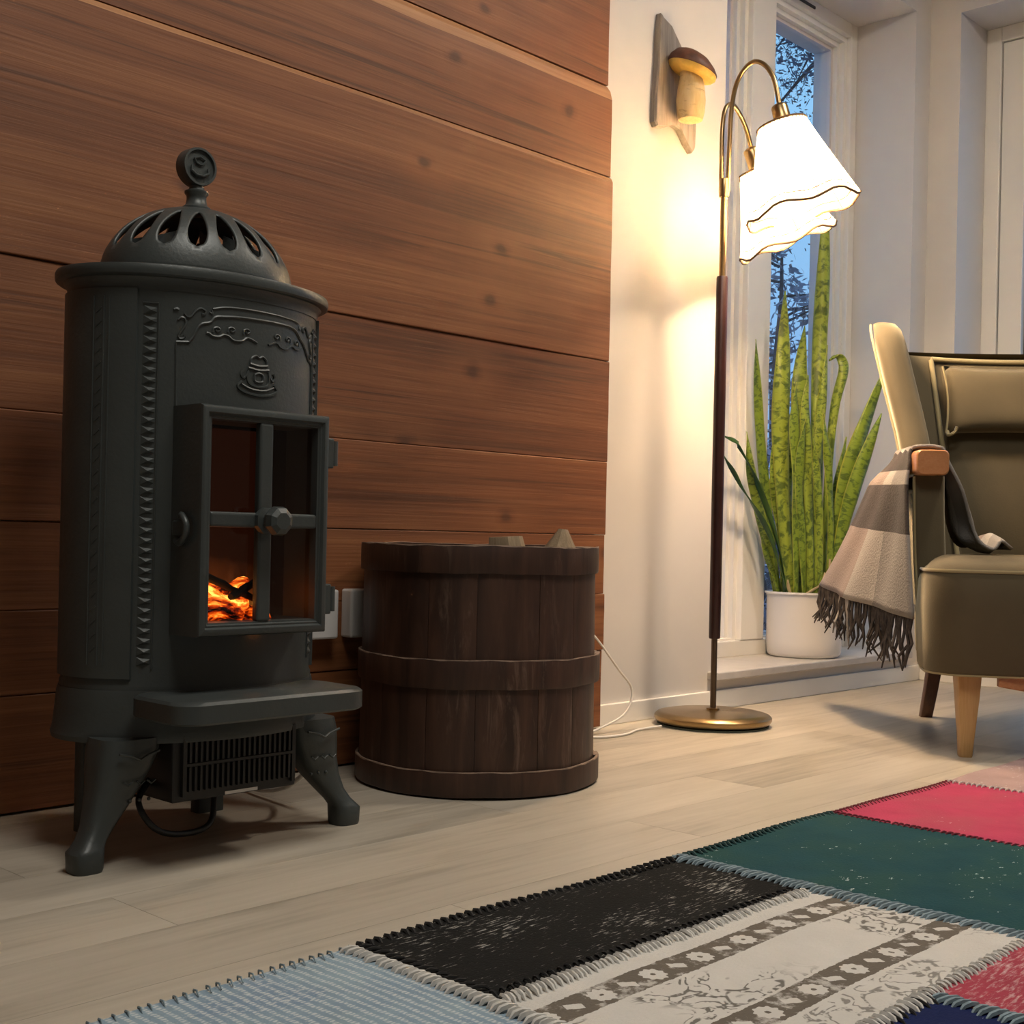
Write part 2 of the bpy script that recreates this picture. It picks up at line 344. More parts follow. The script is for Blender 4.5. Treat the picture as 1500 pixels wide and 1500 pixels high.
# ------------------------------------------------------------------ mesh helpers
class MB:
    def __init__(s): s.v = []; s.f = []; s.uv = {}
    def add(s, vs, fs, uvs=None):
        b = len(s.v); s.v += [tuple(p) for p in vs]
        for f in fs: s.f.append(tuple(i + b for i in f))
        if uvs:
            for i, q in enumerate(uvs): s.uv[b + i] = q
        return s
    def box(s, x0, x1, y0, y1, z0, z1):
        return s.add([(x0, y0, z0), (x1, y0, z0), (x1, y1, z0), (x0, y1, z0), (x0, y0, z1), (x1, y0, z1), (x1, y1, z1), (x0, y1, z1)],
                     [(0, 3, 2, 1), (4, 5, 6, 7), (0, 1, 5, 4), (1, 2, 6, 5), (2, 3, 7, 6), (3, 0, 4, 7)])
    def loft(s, secs, caps=True, closed=True):
        n = len(secs[0]); vs = [p for c in secs for p in c]; fs = []
        for i in range(len(secs) - 1):
            for j in range(n if closed else n - 1):
                k = (j + 1) % n
                fs.append((i * n + j, i * n + k, (i + 1) * n + k, (i + 1) * n + j))
        if caps and closed:
            fs.append(tuple(reversed(range(n)))); fs.append(tuple((len(secs) - 1) * n + j for j in range(n)))
        return s.add(vs, fs)
    def lathe(s, prof, n=48, c=(0, 0, 0), a0=0, a1=2 * math.pi, close=False):
        full = abs(a1 - a0 - 2 * math.pi) < 1e-6; k = n if full else n + 1
        vs = []
        for (r, z) in prof:
            for j in range(k):
                a = a0 + (a1 - a0) * j / n
                vs.append((c[0] + r * math.cos(a), c[1] + r * math.sin(a), c[2] + z))
        fs = []
        P = len(prof)
        for i in range(P if close else P - 1):
            i2 = (i + 1) % P
            for j in range(n):
                j2 = (j + 1) % k
                fs.append((i * k + j, i * k + j2, i2 * k + j2, i2 * k + j))
        if close and not full:
            fs.append(tuple(i * k for i in range(P))); fs.append(tuple(reversed([i * k + n for i in range(P)])))
        return s.add(vs, fs)
    def tube(s, path, r, n=8, sx=1.0):
        P = [Vector(p) for p in path]; rs = r if hasattr(r, '__len__') else [r] * len(P)
        t = (P[1] - P[0]).normalized(); nrm = t.orthogonal().normalized()
        secs = []
        for i, p in enumerate(P):
            a = P[max(i - 1, 0)]; b = P[min(i + 1, len(P) - 1)]
            t2 = (b - a).normalized() if (b - a).length > 1e-9 else t
            nrm = (nrm - t2 * nrm.dot(t2)); nrm = nrm.normalized() if nrm.length > 1e-6 else t2.orthogonal().normalized()
            bn = t2.cross(nrm)
            secs.append([p + (nrm * math.cos(2 * math.pi * j / n) * sx + bn * math.sin(2 * math.pi * j / n)) * rs[i] for j in range(n)])
        return s.loft(secs)
    def grid(s, rows, uv=True):
        n = len(rows[0]); m = len(rows)
        vs = [p for r in rows for p in r]
        fs = [(i * n + j, i * n + j + 1, (i + 1) * n + j + 1, (i + 1) * n + j) for i in range(m - 1) for j in range(n - 1)]
        return s.add(vs, fs, [(j / (n - 1), i / (m - 1)) for i in range(m) for j in range(n)] if uv else None)
    def ball(s, c, r, sq=(1, 1, 1), n=14, m=9):
        secs = []
        for i in range(1, m):
            a = math.pi * i / m
            secs.append([(c[0] + r * sq[0] * math.sin(a) * math.cos(2 * math.pi * j / n), c[1] + r * sq[1] * math.sin(a) * math.sin(2 * math.pi * j / n), c[2] - r * sq[2] * math.cos(a)) for j in range(n)])
        return s.loft(secs)
    def build(s, name, mat=None, parent=None, smooth=None, bevel=0, seg=2, solid=0, off=0, subd=0, fix=True):
        me = bpy.data.meshes.new(name); me.from_pydata(s.v, [], s.f)
        if s.uv:
            l = me.uv_layers.new(name='UVMap')
            for lp in me.loops: l.data[lp.index].uv = s.uv.get(lp.vertex_index, (0, 0))
        if fix:
            bm = bmesh.new(); bm.from_mesh(me); bmesh.ops.recalc_face_normals(bm, faces=bm.faces); bm.to_mesh(me); bm.free()
        me.update()
        o = bpy.data.objects.new(name, me); COL.objects.link(o)
        if mat: me.materials.append(M[mat] if isinstance(mat, str) else mat)
        if parent: o.parent = parent
        if smooth is not None:
            me.polygons.foreach_set('use_smooth', [True] * len(me.polygons))
            if smooth < 180: me.set_sharp_from_angle(angle=R(smooth))
        if solid:
            d = o.modifiers.new('solid', 'SOLIDIFY'); d.thickness = solid; d.offset = off
        if subd:
            d = o.modifiers.new('sub', 'SUBSURF'); d.levels = subd; d.render_levels = subd
        if bevel:
            d = o.modifiers.new('bevel', 'BEVEL'); d.width = bevel; d.segments = seg; d.limit_method = 'ANGLE'; d.angle_limit = R(40)
        return o

def thing(name, loc, label, cat, rz=0, group=None):
    o = bpy.data.objects.new(name, None); COL.objects.link(o); o.location = loc; o.rotation_euler = (0, 0, rz); o.empty_display_size = .05
    o['label'] = label; o['category'] = cat
    if group: o['group'] = group
    return o
def tag(o, label, cat, group=None):
    o['label'] = label; o['category'] = cat
    if group: o['group'] = group
    return o
def struct(o): o['kind'] = 'structure'; return o
def stuff(o): o['kind'] = 'stuff'; return o
def cat_path(pts, n):
    """Catmull-Rom through pts, n samples"""
    P = [Vector(p) for p in pts]; P = [P[0] * 2 - P[1]] + P + [P[-1] * 2 - P[-2]]
    out = []; k = len(pts) - 1
    for i in range(n):
        u = i / (n - 1) * k; j = min(int(u), k - 1); t = u - j
        a, b, c, d = P[j], P[j + 1], P[j + 2], P[j + 3]
        out.append(.5 * (2 * b + (c - a) * t + (2 * a - 5 * b + 4 * c - d) * t * t + (3 * b - a - 3 * c + d) * t ** 3))
    return out
def rrect(cx, cy, hx, hy, r, z, n=4, xy=lambda x, y, z: (x, y, z)):
    """rounded rectangle section"""
    out = []; r = min(r, hx * .999, hy * .999)
    for (sx_, sy_, a) in ((1, 1, 0), (-1, 1, 90), (-1, -1, 180), (1, -1, 270)):
        for k in range(n + 1):
            g = R(a + 90 * k / n); out.append(xy(cx + sx_ * (hx - r) + r * math.cos(g), cy + sy_ * (hy - r) + r * math.sin(g), z))
    return out

# ------------------------------------------------------------------ room shell
WX, WY = 4.05, 1.955                 # right wall plane, window wall plane
fl = struct(MB().box(-2.2, WX + .3, -3.2, WY + .3, -.08, -.009).build('floor', 'deck'))
bw = .15; rows = list(range(-27, 4)); mesh_cache = {}
for k in rows:
    y0 = 1.42 + k * bw; x = -2.2 + ((k * 0.53) % 1.22) - 1.22
    if k == -1: x = .805 - 1.22 * 3
    if k == 0: x = .30 - 1.22 * 3
    while x < WX:
        a, b = max(x, -2.2), min(x + 1.22, WX); x += 1.22
        if b - a < .02: continue
        ye = min(y0 + bw, WY - .001) if y0 + bw > WY else y0 + bw
        if ye - y0 < .01: continue
        key = (round(b - a, 3), round(ye - y0, 3))
        if key not in mesh_cache:
            o = MB().box(0, b - a - .0006, 0, ye - y0 - .0005, -.009, 0).build('floorboard', 'floor', fl)
            mesh_cache[key] = o.data
        else:
            o = bpy.data.objects.new('floorboard', mesh_cache[key]); COL.objects.link(o); o.parent = fl
        o.location = (a, y0, 0)
WX0, WX1, WZ0, WZ1 = 2.858, 3.945, .078, 2.20      # window opening
mb = MB(); mb.box(-2.2, WX0, WY, WY + .345, 0, 2.5); mb.box(WX1, WX + .30, WY, WY + .345, 0, 2.5)
mb.box(WX0, WX1, WY, WY + .33, 0, WZ0); mb.box(WX0, WX1, WY, WY + .33, WZ1, 2.5)
wall_back = struct(mb.build('wall_back', 'wall'))
VY0, VY1 = .35, 1.850
mb = MB(); mb.box(WX, WX + .30, VY1, WY, 0, 2.5); mb.box(WX, WX + .30, -3.2, VY0, 0, 2.5)
mb.box(WX, WX + .30, VY0, VY1, 0, .10); mb.box(WX, WX + .30, VY0, VY1, 2.20, 2.5)
struct(mb.build('wall_right', 'wall'))
struct(MB().box(-2.3, -2.2, -3.2, WY + .33, 0, 2.5).build('wall_left', 'wall'))
struct(MB().box(-2.3, WX + .3, -3.3, -3.2, 0, 2.5).build('wall_front', 'wall'))
struct(MB().box(-2.3, WX + .3, -3.3, WY + .33, 2.5, 2.6).build('ceiling', 'ceiling'))
bb = MB().box(2.372, WX, WY - .011, WY, 0, .050)
struct(bb.build('baseboard_back', 'trim', bevel=.002))
struct(MB().box(WX - .011, WX, -3.2, WY - .012, 0, .05).build('baseboard_right', 'trim', bevel=.002))

# timber cladding: wide old boards, each its own piece with rounded edges and a slightly different depth
def plank(z0, z1, yf, top=.006, topd=.006, bot=.006, x0=-2.2, x1=2.352, seed=0, wob=.004):
    rnd = random.Random(seed); secs = []; n = 46; ph = [rnd.uniform(0, 6.28) for _ in range(6)]
    for i in range(n + 1):
        x = x0 + (x1 - x0) * i / n
        w = lambda a, k: wob * (.6 * math.sin(x * 2.3 + ph[k]) + .4 * math.sin(x * 7.1 + ph[k + 1]) + .25 * math.sin(x * 17 + ph[k])) * a
        zt = z1 - .0004; zb = z0 + .0004; T_ = top * (1 + w(.5, 0) / wob * .25)
        y1 = yf + w(.35, 2)
        pts = [(x, WY - .001, zb), (x, y1 + bot, zb), (x, y1 + bot * .25, zb + bot * .5), (x, y1, zb + bot * 1.2)]
        for f in (.3, .5, .7): pts.append((x, y1 + w(.4, int(f * 5)) , zb + bot + (zt - zb - bot - T_) * f))
        pts += [(x, y1, zt - T_), (x, y1 + topd * .35, zt - T_ * .45), (x, y1 + topd, zt - T_ * .08), (x, WY - .001, zt)]
        secs.append(pts)
    o = MB().loft(secs).build('plank', 'timber', wall_back, smooth=18)
    if top > .011:                     # two boards whose chamfered upper edge is painted paler, like a lit ledge
        o.data.materials.append(M['lit_edge'])
        for p in o.data.polygons[:n * 11]:
            if p.index % 11 in (7, 8): p.material_index = 1
    return o
PL = [(0.004, .186, 1.924, .002, .0015, .0015), (.186, .318, 1.922, .0018, .0015, .0015), (.318, .457, 1.9225, .0018, .0015, .0015), (.457, .629, 1.921, .002, .0015, .0015),
      (.629, .866, 1.9225, .002, .0015, .0015), (.866, 1.303, 1.919, .015, .011, .002), (1.303, 1.523, 1.929, .036, .016, .0004), (1.523, 1.93, 1.944, .010, .006, .0004),
      (1.93, 2.22, 1.930, .01, .008, .004), (2.22, 2.495, 1.932, .006, .005, .004)]
for i, p in enumerate(PL): plank(*p, seed=i + 3, x1=2.352 + .003 * math.sin(i * 2.1), wob=.003)

# ------------------------------------------------------------------ window 1 (deep reveal on the back wall)
FY = 2.165                                        # inner face of the frame
win = struct(MB().box(WX0, WX1 + .02, FY + .02, FY + .05, .10, .112).build('window_1', 'trim'))
def bars(parent, name, boxes, mat='trim', bevel=.003):
    for b in boxes: MB().box(*b).build(name, mat, parent, bevel=bevel)
bars(win, 'window_frame', [(WX0 - .0, WX0 + .05, FY, FY + .09, .10, WZ1), (3.905, WX1 - .001, FY, FY + .09, .10, WZ1), (WX0 + .05, 3.905, FY + .001, FY + .09, .10, .148), (WX0 + .05, 3.905, FY + .001, FY + .09, 2.155, WZ1)])
bars(win, 'mullion', [(3.305, 3.432, FY - .002, FY + .088, .148, 2.155)])
# stepped glazing beads beside each pane
for (a, b) in ((WX0 + .05, 3.305), (3.432, 3.905)):
    for k, (w_, d_) in enumerate(((.018, .018), (.034, .036), (.046, .052))):
        yb = FY + d_; 
        g = MB(); lo = .018 * k if k < 2 else .034
        g.box(a + lo * 0 + (0 if k == 0 else (.018 if k == 1 else .034)), a + w_, yb, FY + .088, .148, 2.155)
        g.box(b - w_, b - (0 if k == 0 else (.018 if k == 1 else .034)), yb, FY + .088, .148, 2.155)
        g.box(a + w_, b - w_, yb, FY + .088, 2.155 - w_, 2.155 - (0 if k == 0 else (.018 if k == 1 else .034)))
        g.box(a + w_, b - w_, yb, FY + .088, .148, .148 + (.006 if k == 0 else .010 if k == 1 else .014))
        g.build('glazing_bead', 'trim' if k < 2 else 'extwall', win)
    MB().box(a + .03, b - .03, FY + .060, FY + .066, .15, 2.14).build('pane', 'glass', win)
MB().box(3.50, 3.66, FY - .003, FY + .004, 2.172, 2.180).build('trickle_vent', 'black', win)
# outside reveal lining
g = MB(); g.box(3.890, 3.945, FY + .09, FY + .135, .0, 2.2); g.box(WX0, WX0 + .03, FY + .09, FY + .135, 0, 2.2); g.box(WX0 + .03, 3.890, FY + .09, FY + .135, 2.125, 2.2); g.box(WX0 + .03, 3.890, FY + .09, FY + .24, .05, .10)
g.build('outside_lining', 'extwall', win)
struct(MB().box(2.832, 3.955, 1.925, FY + .01, .079, .101).build('trim_sill', 'sill', bevel=.003))

# ------------------------------------------------------------------ window 2 (right wall)
GX = WX + .20
w2 = struct(MB().box(GX + .02, GX + .06, VY0, VY1, .10, .112).build('window_2', 'trim'))
bars(w2, 'window_frame', [(GX, GX + .09, VY1 - .052, VY1, .10, 2.20), (GX, GX + .09, VY0, VY0 + .052, .10, 2.20), (GX, GX + .09, VY0 + .052, VY1 - .052, .10, .15), (GX, GX + .09, VY0 + .052, VY1 - .052, 2.15, 2.20)])
bars(w2, 'sash', [(GX + .006, GX + .08, VY1 - .135, VY1 - .056, .154, 2.146), (GX + .006, GX + .08, VY0 + .056, VY0 + .135, .154, 2.146), (GX + .006, GX + .08, VY0 + .135, VY1 - .135, .154, .235), (GX + .006, GX + .08, VY0 + .135, VY1 - .135, 2.066, 2.146)])
MB().box(GX + .045, GX + .05, VY0 + .13, VY1 - .13, .23, 2.07).build('pane', 'glass', w2)
g = MB(); g.box(GX + .03, GX + .062, VY1 - .148, VY1 - .136, .236, 2.065); g.build('gasket', 'black', w2)
struct(MB().box(WX - .025, GX + .01, VY0 - .02, VY1 + .012, .079, .101).build('trim_sill_right', 'sill', bevel=.003))

# ------------------------------------------------------------------ cast iron stove (front faces -Y)
ST = thing('stove', (1.064, 1.66, 0), 'dark grey oval cast iron stove with domed top, glazed door and glowing logs', 'stove')
SX, SY = 1.075, .76          # the stove is oval in plan: wider than deep
def cp(d, z, r=.1805): return (r * SX * math.sin(R(d)), -r * SY * math.cos(R(d)), z)
def oval(mb, kx=SX, ky=SY): mb.v = [(x * kx, y * ky, z) for x, y, z in mb.v]; return mb
def ctube(mb, pts, r=.0016, n=5, rad=.1805, steps=None):
    p = cat_path([(a, z, 0) for a, z in pts], steps or (len(pts) * 5)) if len(pts) > 2 else [Vector((pts[0][0] + (pts[1][0] - pts[0][0]) * i / 8, pts[0][1] + (pts[1][1] - pts[0][1]) * i / 8, 0)) for i in range(9)]
    mb.tube([cp(q[0], q[1], rad) for q in p], r, n)
# body: drum with an opening for the fire door
mb = MB(); na = 120; zs = [.226, .235, .24, .312, .608, .70, .785, .795]
an = [(-180 + 360 * j / na) for j in range(na)]
vs = [cp(a, z, .1795 if .235 < z < .79 else .182) for z in zs for a in an]; fs = []
for i in range(len(zs) - 1):
    for j in range(na):
        a = an[j] + 1.5
        if i == 3 and abs(a) < 32: continue
        j2 = (j + 1) % na; fs.append((i * na + j, i * na + j2, (i + 1) * na + j2, (i + 1) * na + j))
mb.add(vs, fs); body = mb.build('drum', 'iron', ST, smooth=30)
# side wrap stands a little proud of the front plate and ends in a vertical edge
for a0, a1 in ((-175, -50.5), (58, 175)):
    mb = MB(); n = 40; rows_ = []
    secs = [[cp(a0 + (a1 - a0) * j / n, .244, .1795), cp(a0 + (a1 - a0) * j / n, .244, .1845), cp(a0 + (a1 - a0) * j / n, .776, .1845), cp(a0 + (a1 - a0) * j / n, .776, .1795)] for j in range(n + 1)]
    mb.loft(secs); wrap = mb.build('side_wrap', 'iron', ST, smooth=30)
    # faint cast columns on the wrap
    mb = MB()
    for d in ((-64, -67, -73) if a0 < 0 else (71, 78)): ctube(mb, [(d, .262), (d, .765)], .0012, rad=.1845)
    for k in range(26): ctube(mb, [((-70 if a0 < 0 else 75) - 1.6, .28 + k * .0185), ((-70 if a0 < 0 else 75) + 1.6, .287 + k * .0185)], .0016, rad=.1842)
    mb.build('relief_border', 'iron', wrap, smooth=60)
# zigzag borders cast into the front plate
for s in (-1, 1):
    mb = MB(); a_in, a_out = ((42.0, 48.4) if s < 0 else (48.5, 54.5))
    for k in range(36):
        z = .262 + k * .0137; h = .0118
        b = [cp(s * a_out, z, .1797), cp(s * a_in, z + h * .25, .1797), cp(s * a_in, z + h * .75, .1797), cp(s * (a_out - .3), z + h, .1797)]
        apex = cp(s * (a_in + 2.2), z + h * .45, .1845)
        mb.add(b + [apex], [(0, 1, 4), (1, 2, 4), (2, 3, 4), (3, 0, 4), (0, 3, 2, 1)])
    ctube(mb, [(s * (a_in - .8), .258), (s * (a_in - .8), .757)], .0011); ctube(mb, [(s * (a_in - .8), .757), (s * a_out, .757)], .0011)
    mb.build('zigzag_border', 'iron', ST)
# relief frame and scrolls on the front plate
mb = MB()
ctube(mb, [(-33.0, .615), (-33.2, .665), (-33.5, .706)], .0014); ctube(mb, [(-33.5, .706), (-28.0, .707)], .0018)
ctube(mb, [(-28, .707), (-26, .716), (-24.3, .728), (-22.3, .734), (-19.1, .737), (-16.7, .745), (-12.5, .747), (-4.6, .749), (11.5, .75)], .0019, steps=60)
ctube(mb, [(11.5, .75), (22.7, .749), (27.6, .744), (31, .735), (34.1, .729), (38.2, .715), (41, .707), (44.5, .703), (45.2, .693)], .0019, steps=50)
ctube(mb, [(45.2, .693), (45.4, .61)], .0013)
ctube(mb, [(-18, .756), (-12.6, .760), (-4.7, .7615), (11.4, .7615), (25.2, .7595), (29, .757)], .0014, steps=40)
for f in (lambda a: a, lambda a: 12 - a):
    ctube(mb, [(f(-32.8), .736), (f(-31.4), .740), (f(-29.9), .738), (f(-29.8), .730), (f(-32.4), .716), (f(-32.0), .711), (f(-30.2), .712), (f(-30.0), .716)], .0017)
    ctube(mb, [(f(-30.2), .746), (f(-28.8), .742), (f(-27.2), .743), (f(-25.3), .751), (f(-23.3), .755), (f(-21.2), .752), (f(-21.6), .747), (f(-22.8), .747)], .0017)
    ctube(mb, [(f(-34.7), .750), (f(-33.6), .7515), (f(-32.6), .750)], .002); ctube(mb, [(f(-19.5), .751), (f(-18.2), .749), (f(-18.6), .754)], .0015)
    ctube(mb, [(f(-20.7), .722), (f(-19.4), .7215), (f(-17.8), .7185), (f(-15), .7185), (f(-13), .7215), (f(-10.8), .7205), (f(-8.4), .7155), (f(-4.4), .7165), (f(-2.1), .7215), (f(.6), .7195), (f(3), .7165)], .0017, steps=70)
    for x, z in ((-16.2, .7265), (-9.6, .7285), (-2.4, .729)):
        ctube(mb, [(f(x - 1.6), z - .003), (f(x - 1.2), z + .003), (f(x + .6), z + .0045), (f(x + 1.6), z + .001), (f(x + .4), z - .0015), (f(x - .4), z + .001)], .0014)
mb.build('relief_frame', 'iron', ST, smooth=60)
# cast crest: crown over a shield with scrolls
mb = MB(); C0 = 4.2
def rel(pts, r=.0017): ctube(mb, [(C0 + a * .86, z) for a, z in pts], r)
rel([(-5, .688), (-4.4, .694), (-2, .698), (0, .6955), (2, .698), (4.4, .694), (5, .688)]); rel([(-5.4, .686), (0, .684), (5.4, .686)], .002)
rel([(-6.4, .680), (0, .678), (6.4, .680)], .0019)
rel([(-9.4, .676), (-10.4, .670), (-9, .665), (-7.4, .669), (-6.6, .675)]); rel([(9.4, .676), (10.4, .670), (9, .665), (7.4, .669), (6.6, .675)])
rel([(-6.2, .677), (-6.6, .664), (-5, .657), (0, .654), (5, .657), (6.6, .664), (6.2, .677)])
rel([(-10, .660), (-12, .652), (-8, .645), (0, .642), (8, .645), (12, .652), (10, .660)], .002); rel([(-10, .656), (-4, .650), (4, .650), (10, .656)])
rel([(-2.6, .671), (0, .674), (2.6, .671), (2.2, .662), (-2.2, .662), (-2.6, .671)])
mb.build('crest', 'iron', ST, smooth=60)
# base ring, rim, dome
oval(MB().lathe([(.15, .157), (.191, .157), (.1925, .164), (.190, .172), (.187, .20), (.185, .222), (.1835, .228), (.15, .229)], 72, close=True)).build('base_ring', 'iron', ST, smooth=30)
oval(MB().lathe([(.12, .775), (.181, .775), (.182, .782), (.184, .788), (.1875, .7915), (.1945, .7925), (.1975, .7945), (.1985, .798), (.1985, .804), (.1970, .8075), (.170, .813), (.12, .816)], 96, close=True)).build('rim_plate', 'iron', ST, smooth=28)
def dome_pt(a, t):     # t 0 rim .. 1 top
    ph = t * math.pi / 2 * .94
    return ((.150 * math.cos(ph)) * math.cos(a), (.112 * math.cos(ph)) * math.sin(a), .810 + .116 * math.sin(ph))
mb = MB(); NS = 18; tt = [0, .06, .12, .18, .22, .25, .29, .33, .37, .41, .45, .49, .53, .57, .61, .65, .69, .75, .85, 1]
for k in range(NS):
    a0 = -math.pi / 2 + (k - .5) * 2 * math.pi / NS + R(-7); half = math.pi / NS; c0 = a0 + half
    def slot(t):
        if t <= .22 or t >= .69: return 0
        u = (t - .22) / .47
        return half * .66 * (math.sin(math.pi * u ** .72) ** .62)
    for side in (-1, 1):
        rows_ = []
        for t in tt:
            s_ = slot(t); rows_.append([dome_pt(c0 + side * (half + (s_ - half) * f), t) for f in (0, .34, .67, 1)])
        mb.grid(rows_, uv=False)
dome = mb.build('dome', 'iron', ST, smooth=50, solid=.005, off=-1)
bm = bmesh.new(); bm.from_mesh(dome.data); bmesh.ops.remove_doubles(bm, verts=bm.verts, dist=.0002); bmesh.ops.recalc_face_normals(bm, faces=bm.faces); bm.to_mesh(dome.data); bm.free()
oval(MB().lathe([(.0, .815), (.13, .816)], 48)).build('dome_floor', 'soot', ST)
for k in range(8):     # fins of the shutter inside the dome
    a = k * 2 * math.pi / 8 + .3
    q = [(.05 * math.cos(a), .04 * math.sin(a)), (.124 * math.cos(a + .25), .090 * math.sin(a + .25)), (.118 * math.cos(a + .25), .086 * math.sin(a + .25)), (.05 * math.cos(a), .04 * math.sin(a)), (.05 * math.cos(a + .07), .04 * math.sin(a + .07)), (.124 * math.cos(a + .30), .090 * math.sin(a + .30)), (.118 * math.cos(a + .30), .086 * math.sin(a + .30)), (.05 * math.cos(a + .07), .04 * math.sin(a + .07))]
    MB().add([(x, y, z) for (x, y), z in zip(q, (.818, .818, .862, .885) * 2)], [(0, 1, 2, 3), (7, 6, 5, 4), (0, 4, 5, 1), (1, 5, 6, 2), (2, 6, 7, 3), (3, 7, 4, 0)]).build('shutter_fin', 'iron', dome)
# finial: stem and round medallion turned to the front
fin = MB().lathe([(.0, .914), (.022, .918), (.022, .926), (.016, .931), (.0145, .938), (.0145, .944), (.0175, .948), (.0175, .951), (.0115, .954), (.010, .962), (.012, .967), (0, .967)], 24).build('finial_stem', 'iron', ST, smooth=40); fin.location.x = -.007
def disc(n, r, y0, y1, c, mb):
    prof = [(r * .84, y0 + .0), (r * .86, y0 - .004), (r * .97, y0 - .004), (r, y0), (r, y1), (r * .96, y1 + .002)]
    secs = [[(c[0] + q * math.cos(2 * math.pi * j / n), c[1] + y, c[2] + q * math.sin(2 * math.pi * j / n)) for j in range(n)] for q, y in prof]
    return mb.loft(secs)
med = disc(36, .0285, -.009, .009, (0, 0, .9865), MB()).build('finial_medallion', 'iron', ST, smooth=35); med.location.x = -.009
mb = MB()
mb.tube([(-.010, -.011, .997), (-.006, -.011, .991), (0, -.011, .989), (.006, -.011, .991), (.010, -.011, .997)], .0016, 6)
mb.tube([(-.010, -.011, .997), (0, -.011, 1.001), (.010, -.011, .997)], .0014, 6)
mb.tube([(-.014, -.011, .978), (-.006, -.011, .973), (.006, -.011, .973), (.015, -.011, .978)], .0024, 6)
mb.tube([(-.014, -.011, .986), (-.014, -.011, .978)], .0014, 6); mb.tube([(.014, -.011, .986), (.015, -.011, .978)], .0014, 6)
mb.build('medallion_emblem', 'iron', med, smooth=60)
# hearth tray
secs = []
for z, i in ((.197, .003), (.200, 0), (.223, 0), (.227, .004)): secs.append(rrect(-.012, -.175, .156 - i, .072 - i, .034, z, 6))
MB().loft(secs).build('hearth_tray', 'iron', ST, smooth=40)
# legs: cabriole, splayed
def leg_secs(sx_, sy_):
    out = []
    for z, x, y, r in ((.166, .150, .078, .044), (.150, .153, .080, .044), (.128, .157, .083, .0405), (.105, .163, .087, .034), (.08, .172, .093, .0275), (.055, .186, .101, .0225), (.040, .197, .107, .0205), (.031, .204, .111, .022), (.026, .207, .112, .0245), (.004, .207, .112, .0235), (0, .207, .112, .022)):
        out.append(rrect(x * sx_ * (1 if sx_ > 0 else 1 + .085 * min(1, (.17 - z) / .1)), y * sy_, r * (1 if z > .06 else .9), r * .92, r * .62, z, 4))
    return out
for sx_ in (-1, 1):       # plain straight back legs
    MB().loft([rrect(.100 * sx_, .100, .024, .014, .006, z, 2) for z in (0, .012, .15, .162)]).build('back_leg', 'iron', ST, smooth=40)
for sx_, sy_ in ((-1, -1), (1, -1)):
    lg = MB().loft(leg_secs(sx_, sy_)).build('leg', 'iron', ST, smooth=50)
    if sy_ < 0:
        mb = MB()
        cx = .155 * sx_
        mb.tube([(cx - .03, -.125, .150), (cx - .012, -.127, .146), (cx, -.127, .140), (cx + .012, -.127, .146), (cx + .03, -.124, .150)], .002, 6)
        for q in (-.016, .002, .018): mb.tube([(cx + q - .006, -.124, .112), (cx + q, -.1245, .107), (cx + q + .007, -.123, .111)], .0016, 6)
        for q in (-.014, .0, .014): mb.ball((cx + q - .004 * sx_, -.119, .085), .0026, n=8, m=6)
        mb.build('leg_relief', 'iron', lg, smooth=60)
# door: deep cast frame with two by two panes
YF = -.185; DX0, DX1, DZ0, DZ1 = -.108, .108, .305, .618
mb = MB()
def frame_ring(mb, x0, x1, z0, z1, w, ya, yb):
    mb.box(x0, x0 + w, ya, yb, z0, z1); mb.box(x1 - w, x1, ya, yb, z0, z1)
    mb.box(x0 + w, x1 - w, ya, yb, z0, z0 + w); mb.box(x0 + w, x1 - w, ya, yb, z1 - w, z1)
def ring_prof(name, x0, x1, z0, z1, prof, parent, mat='iron'):
    """frame swept round a rectangle: prof = (inset, y) points"""
    secs = []
    for (cx_, cz_, dx_, dz_) in ((x0, z0, 1, 1), (x1, z0, -1, 1), (x1, z1, -1, -1), (x0, z1, 1, -1)):
        secs.append([(cx_ + dx_ * i, y, cz_ + dz_ * i) for i, y in prof])
    m = MB(); m.loft(secs + [secs[0]], caps=False); return m.build(name, mat, parent, smooth=25)
door = ring_prof('door', DX0, DX1, DZ0, DZ1, [(0, -.105), (0, YF + .006), (.002, YF + .0015), (.006, YF), (.010, YF), (.0125, YF + .004), (.015, YF + .0035), (.0165, YF + .0055), (.0185, YF + .006), (.0195, YF + .018), (.0195, -.105)], ST)
mb = MB()
mb.box(-.0115, .0115, YF + .004, YF + .018, DZ0 + .018, DZ1 - .018); mb.build('door_bar', 'iron', door, bevel=.004, seg=3)
for a, b in ((DX0 + .018, -.0115), (.0115, DX1 - .018)): MB().box(a, b, YF + .0045, YF + .0175, .4535, .4745).build('door_bar', 'iron', door, bevel=.004, seg=3)
for x0_, x1_ in ((DX0 + .017, -.009), (.009, DX1 - .017)):
    for z0_, z1_ in ((DZ0 + .017, .456), (.472, DZ1 - .017)):
        MB().box(x0_, x1_, YF + .0182, YF + .0202, z0_, z1_).build('door_pane', 'stoveglass', door)
kn = MB().loft([[(r * math.cos(2 * math.pi * j / 8 + .39), y, .4635 + r * math.sin(2 * math.pi * j / 8 + .39)) for j in range(8)] for r, y in ((.020, YF + .006), (.019, YF - .002), (.011, YF - .004), (.010, YF - .012), (.019, YF - .017), (.0215, YF - .024), (.019, YF - .033), (.012, YF - .037))]).build('door_knob', 'iron', door, smooth=20)
for z in (.565, .352):
    h = MB(); h.box(.107, .121, -.178, -.148, z - .022, z + .022); h.build('hinge', 'iron', door, bevel=.002)
    MB().tube([(.124, -.174, z - .018), (.124, -.174, z + .018)], .0055, 10).build('hinge_pin', 'iron', door, smooth=40)
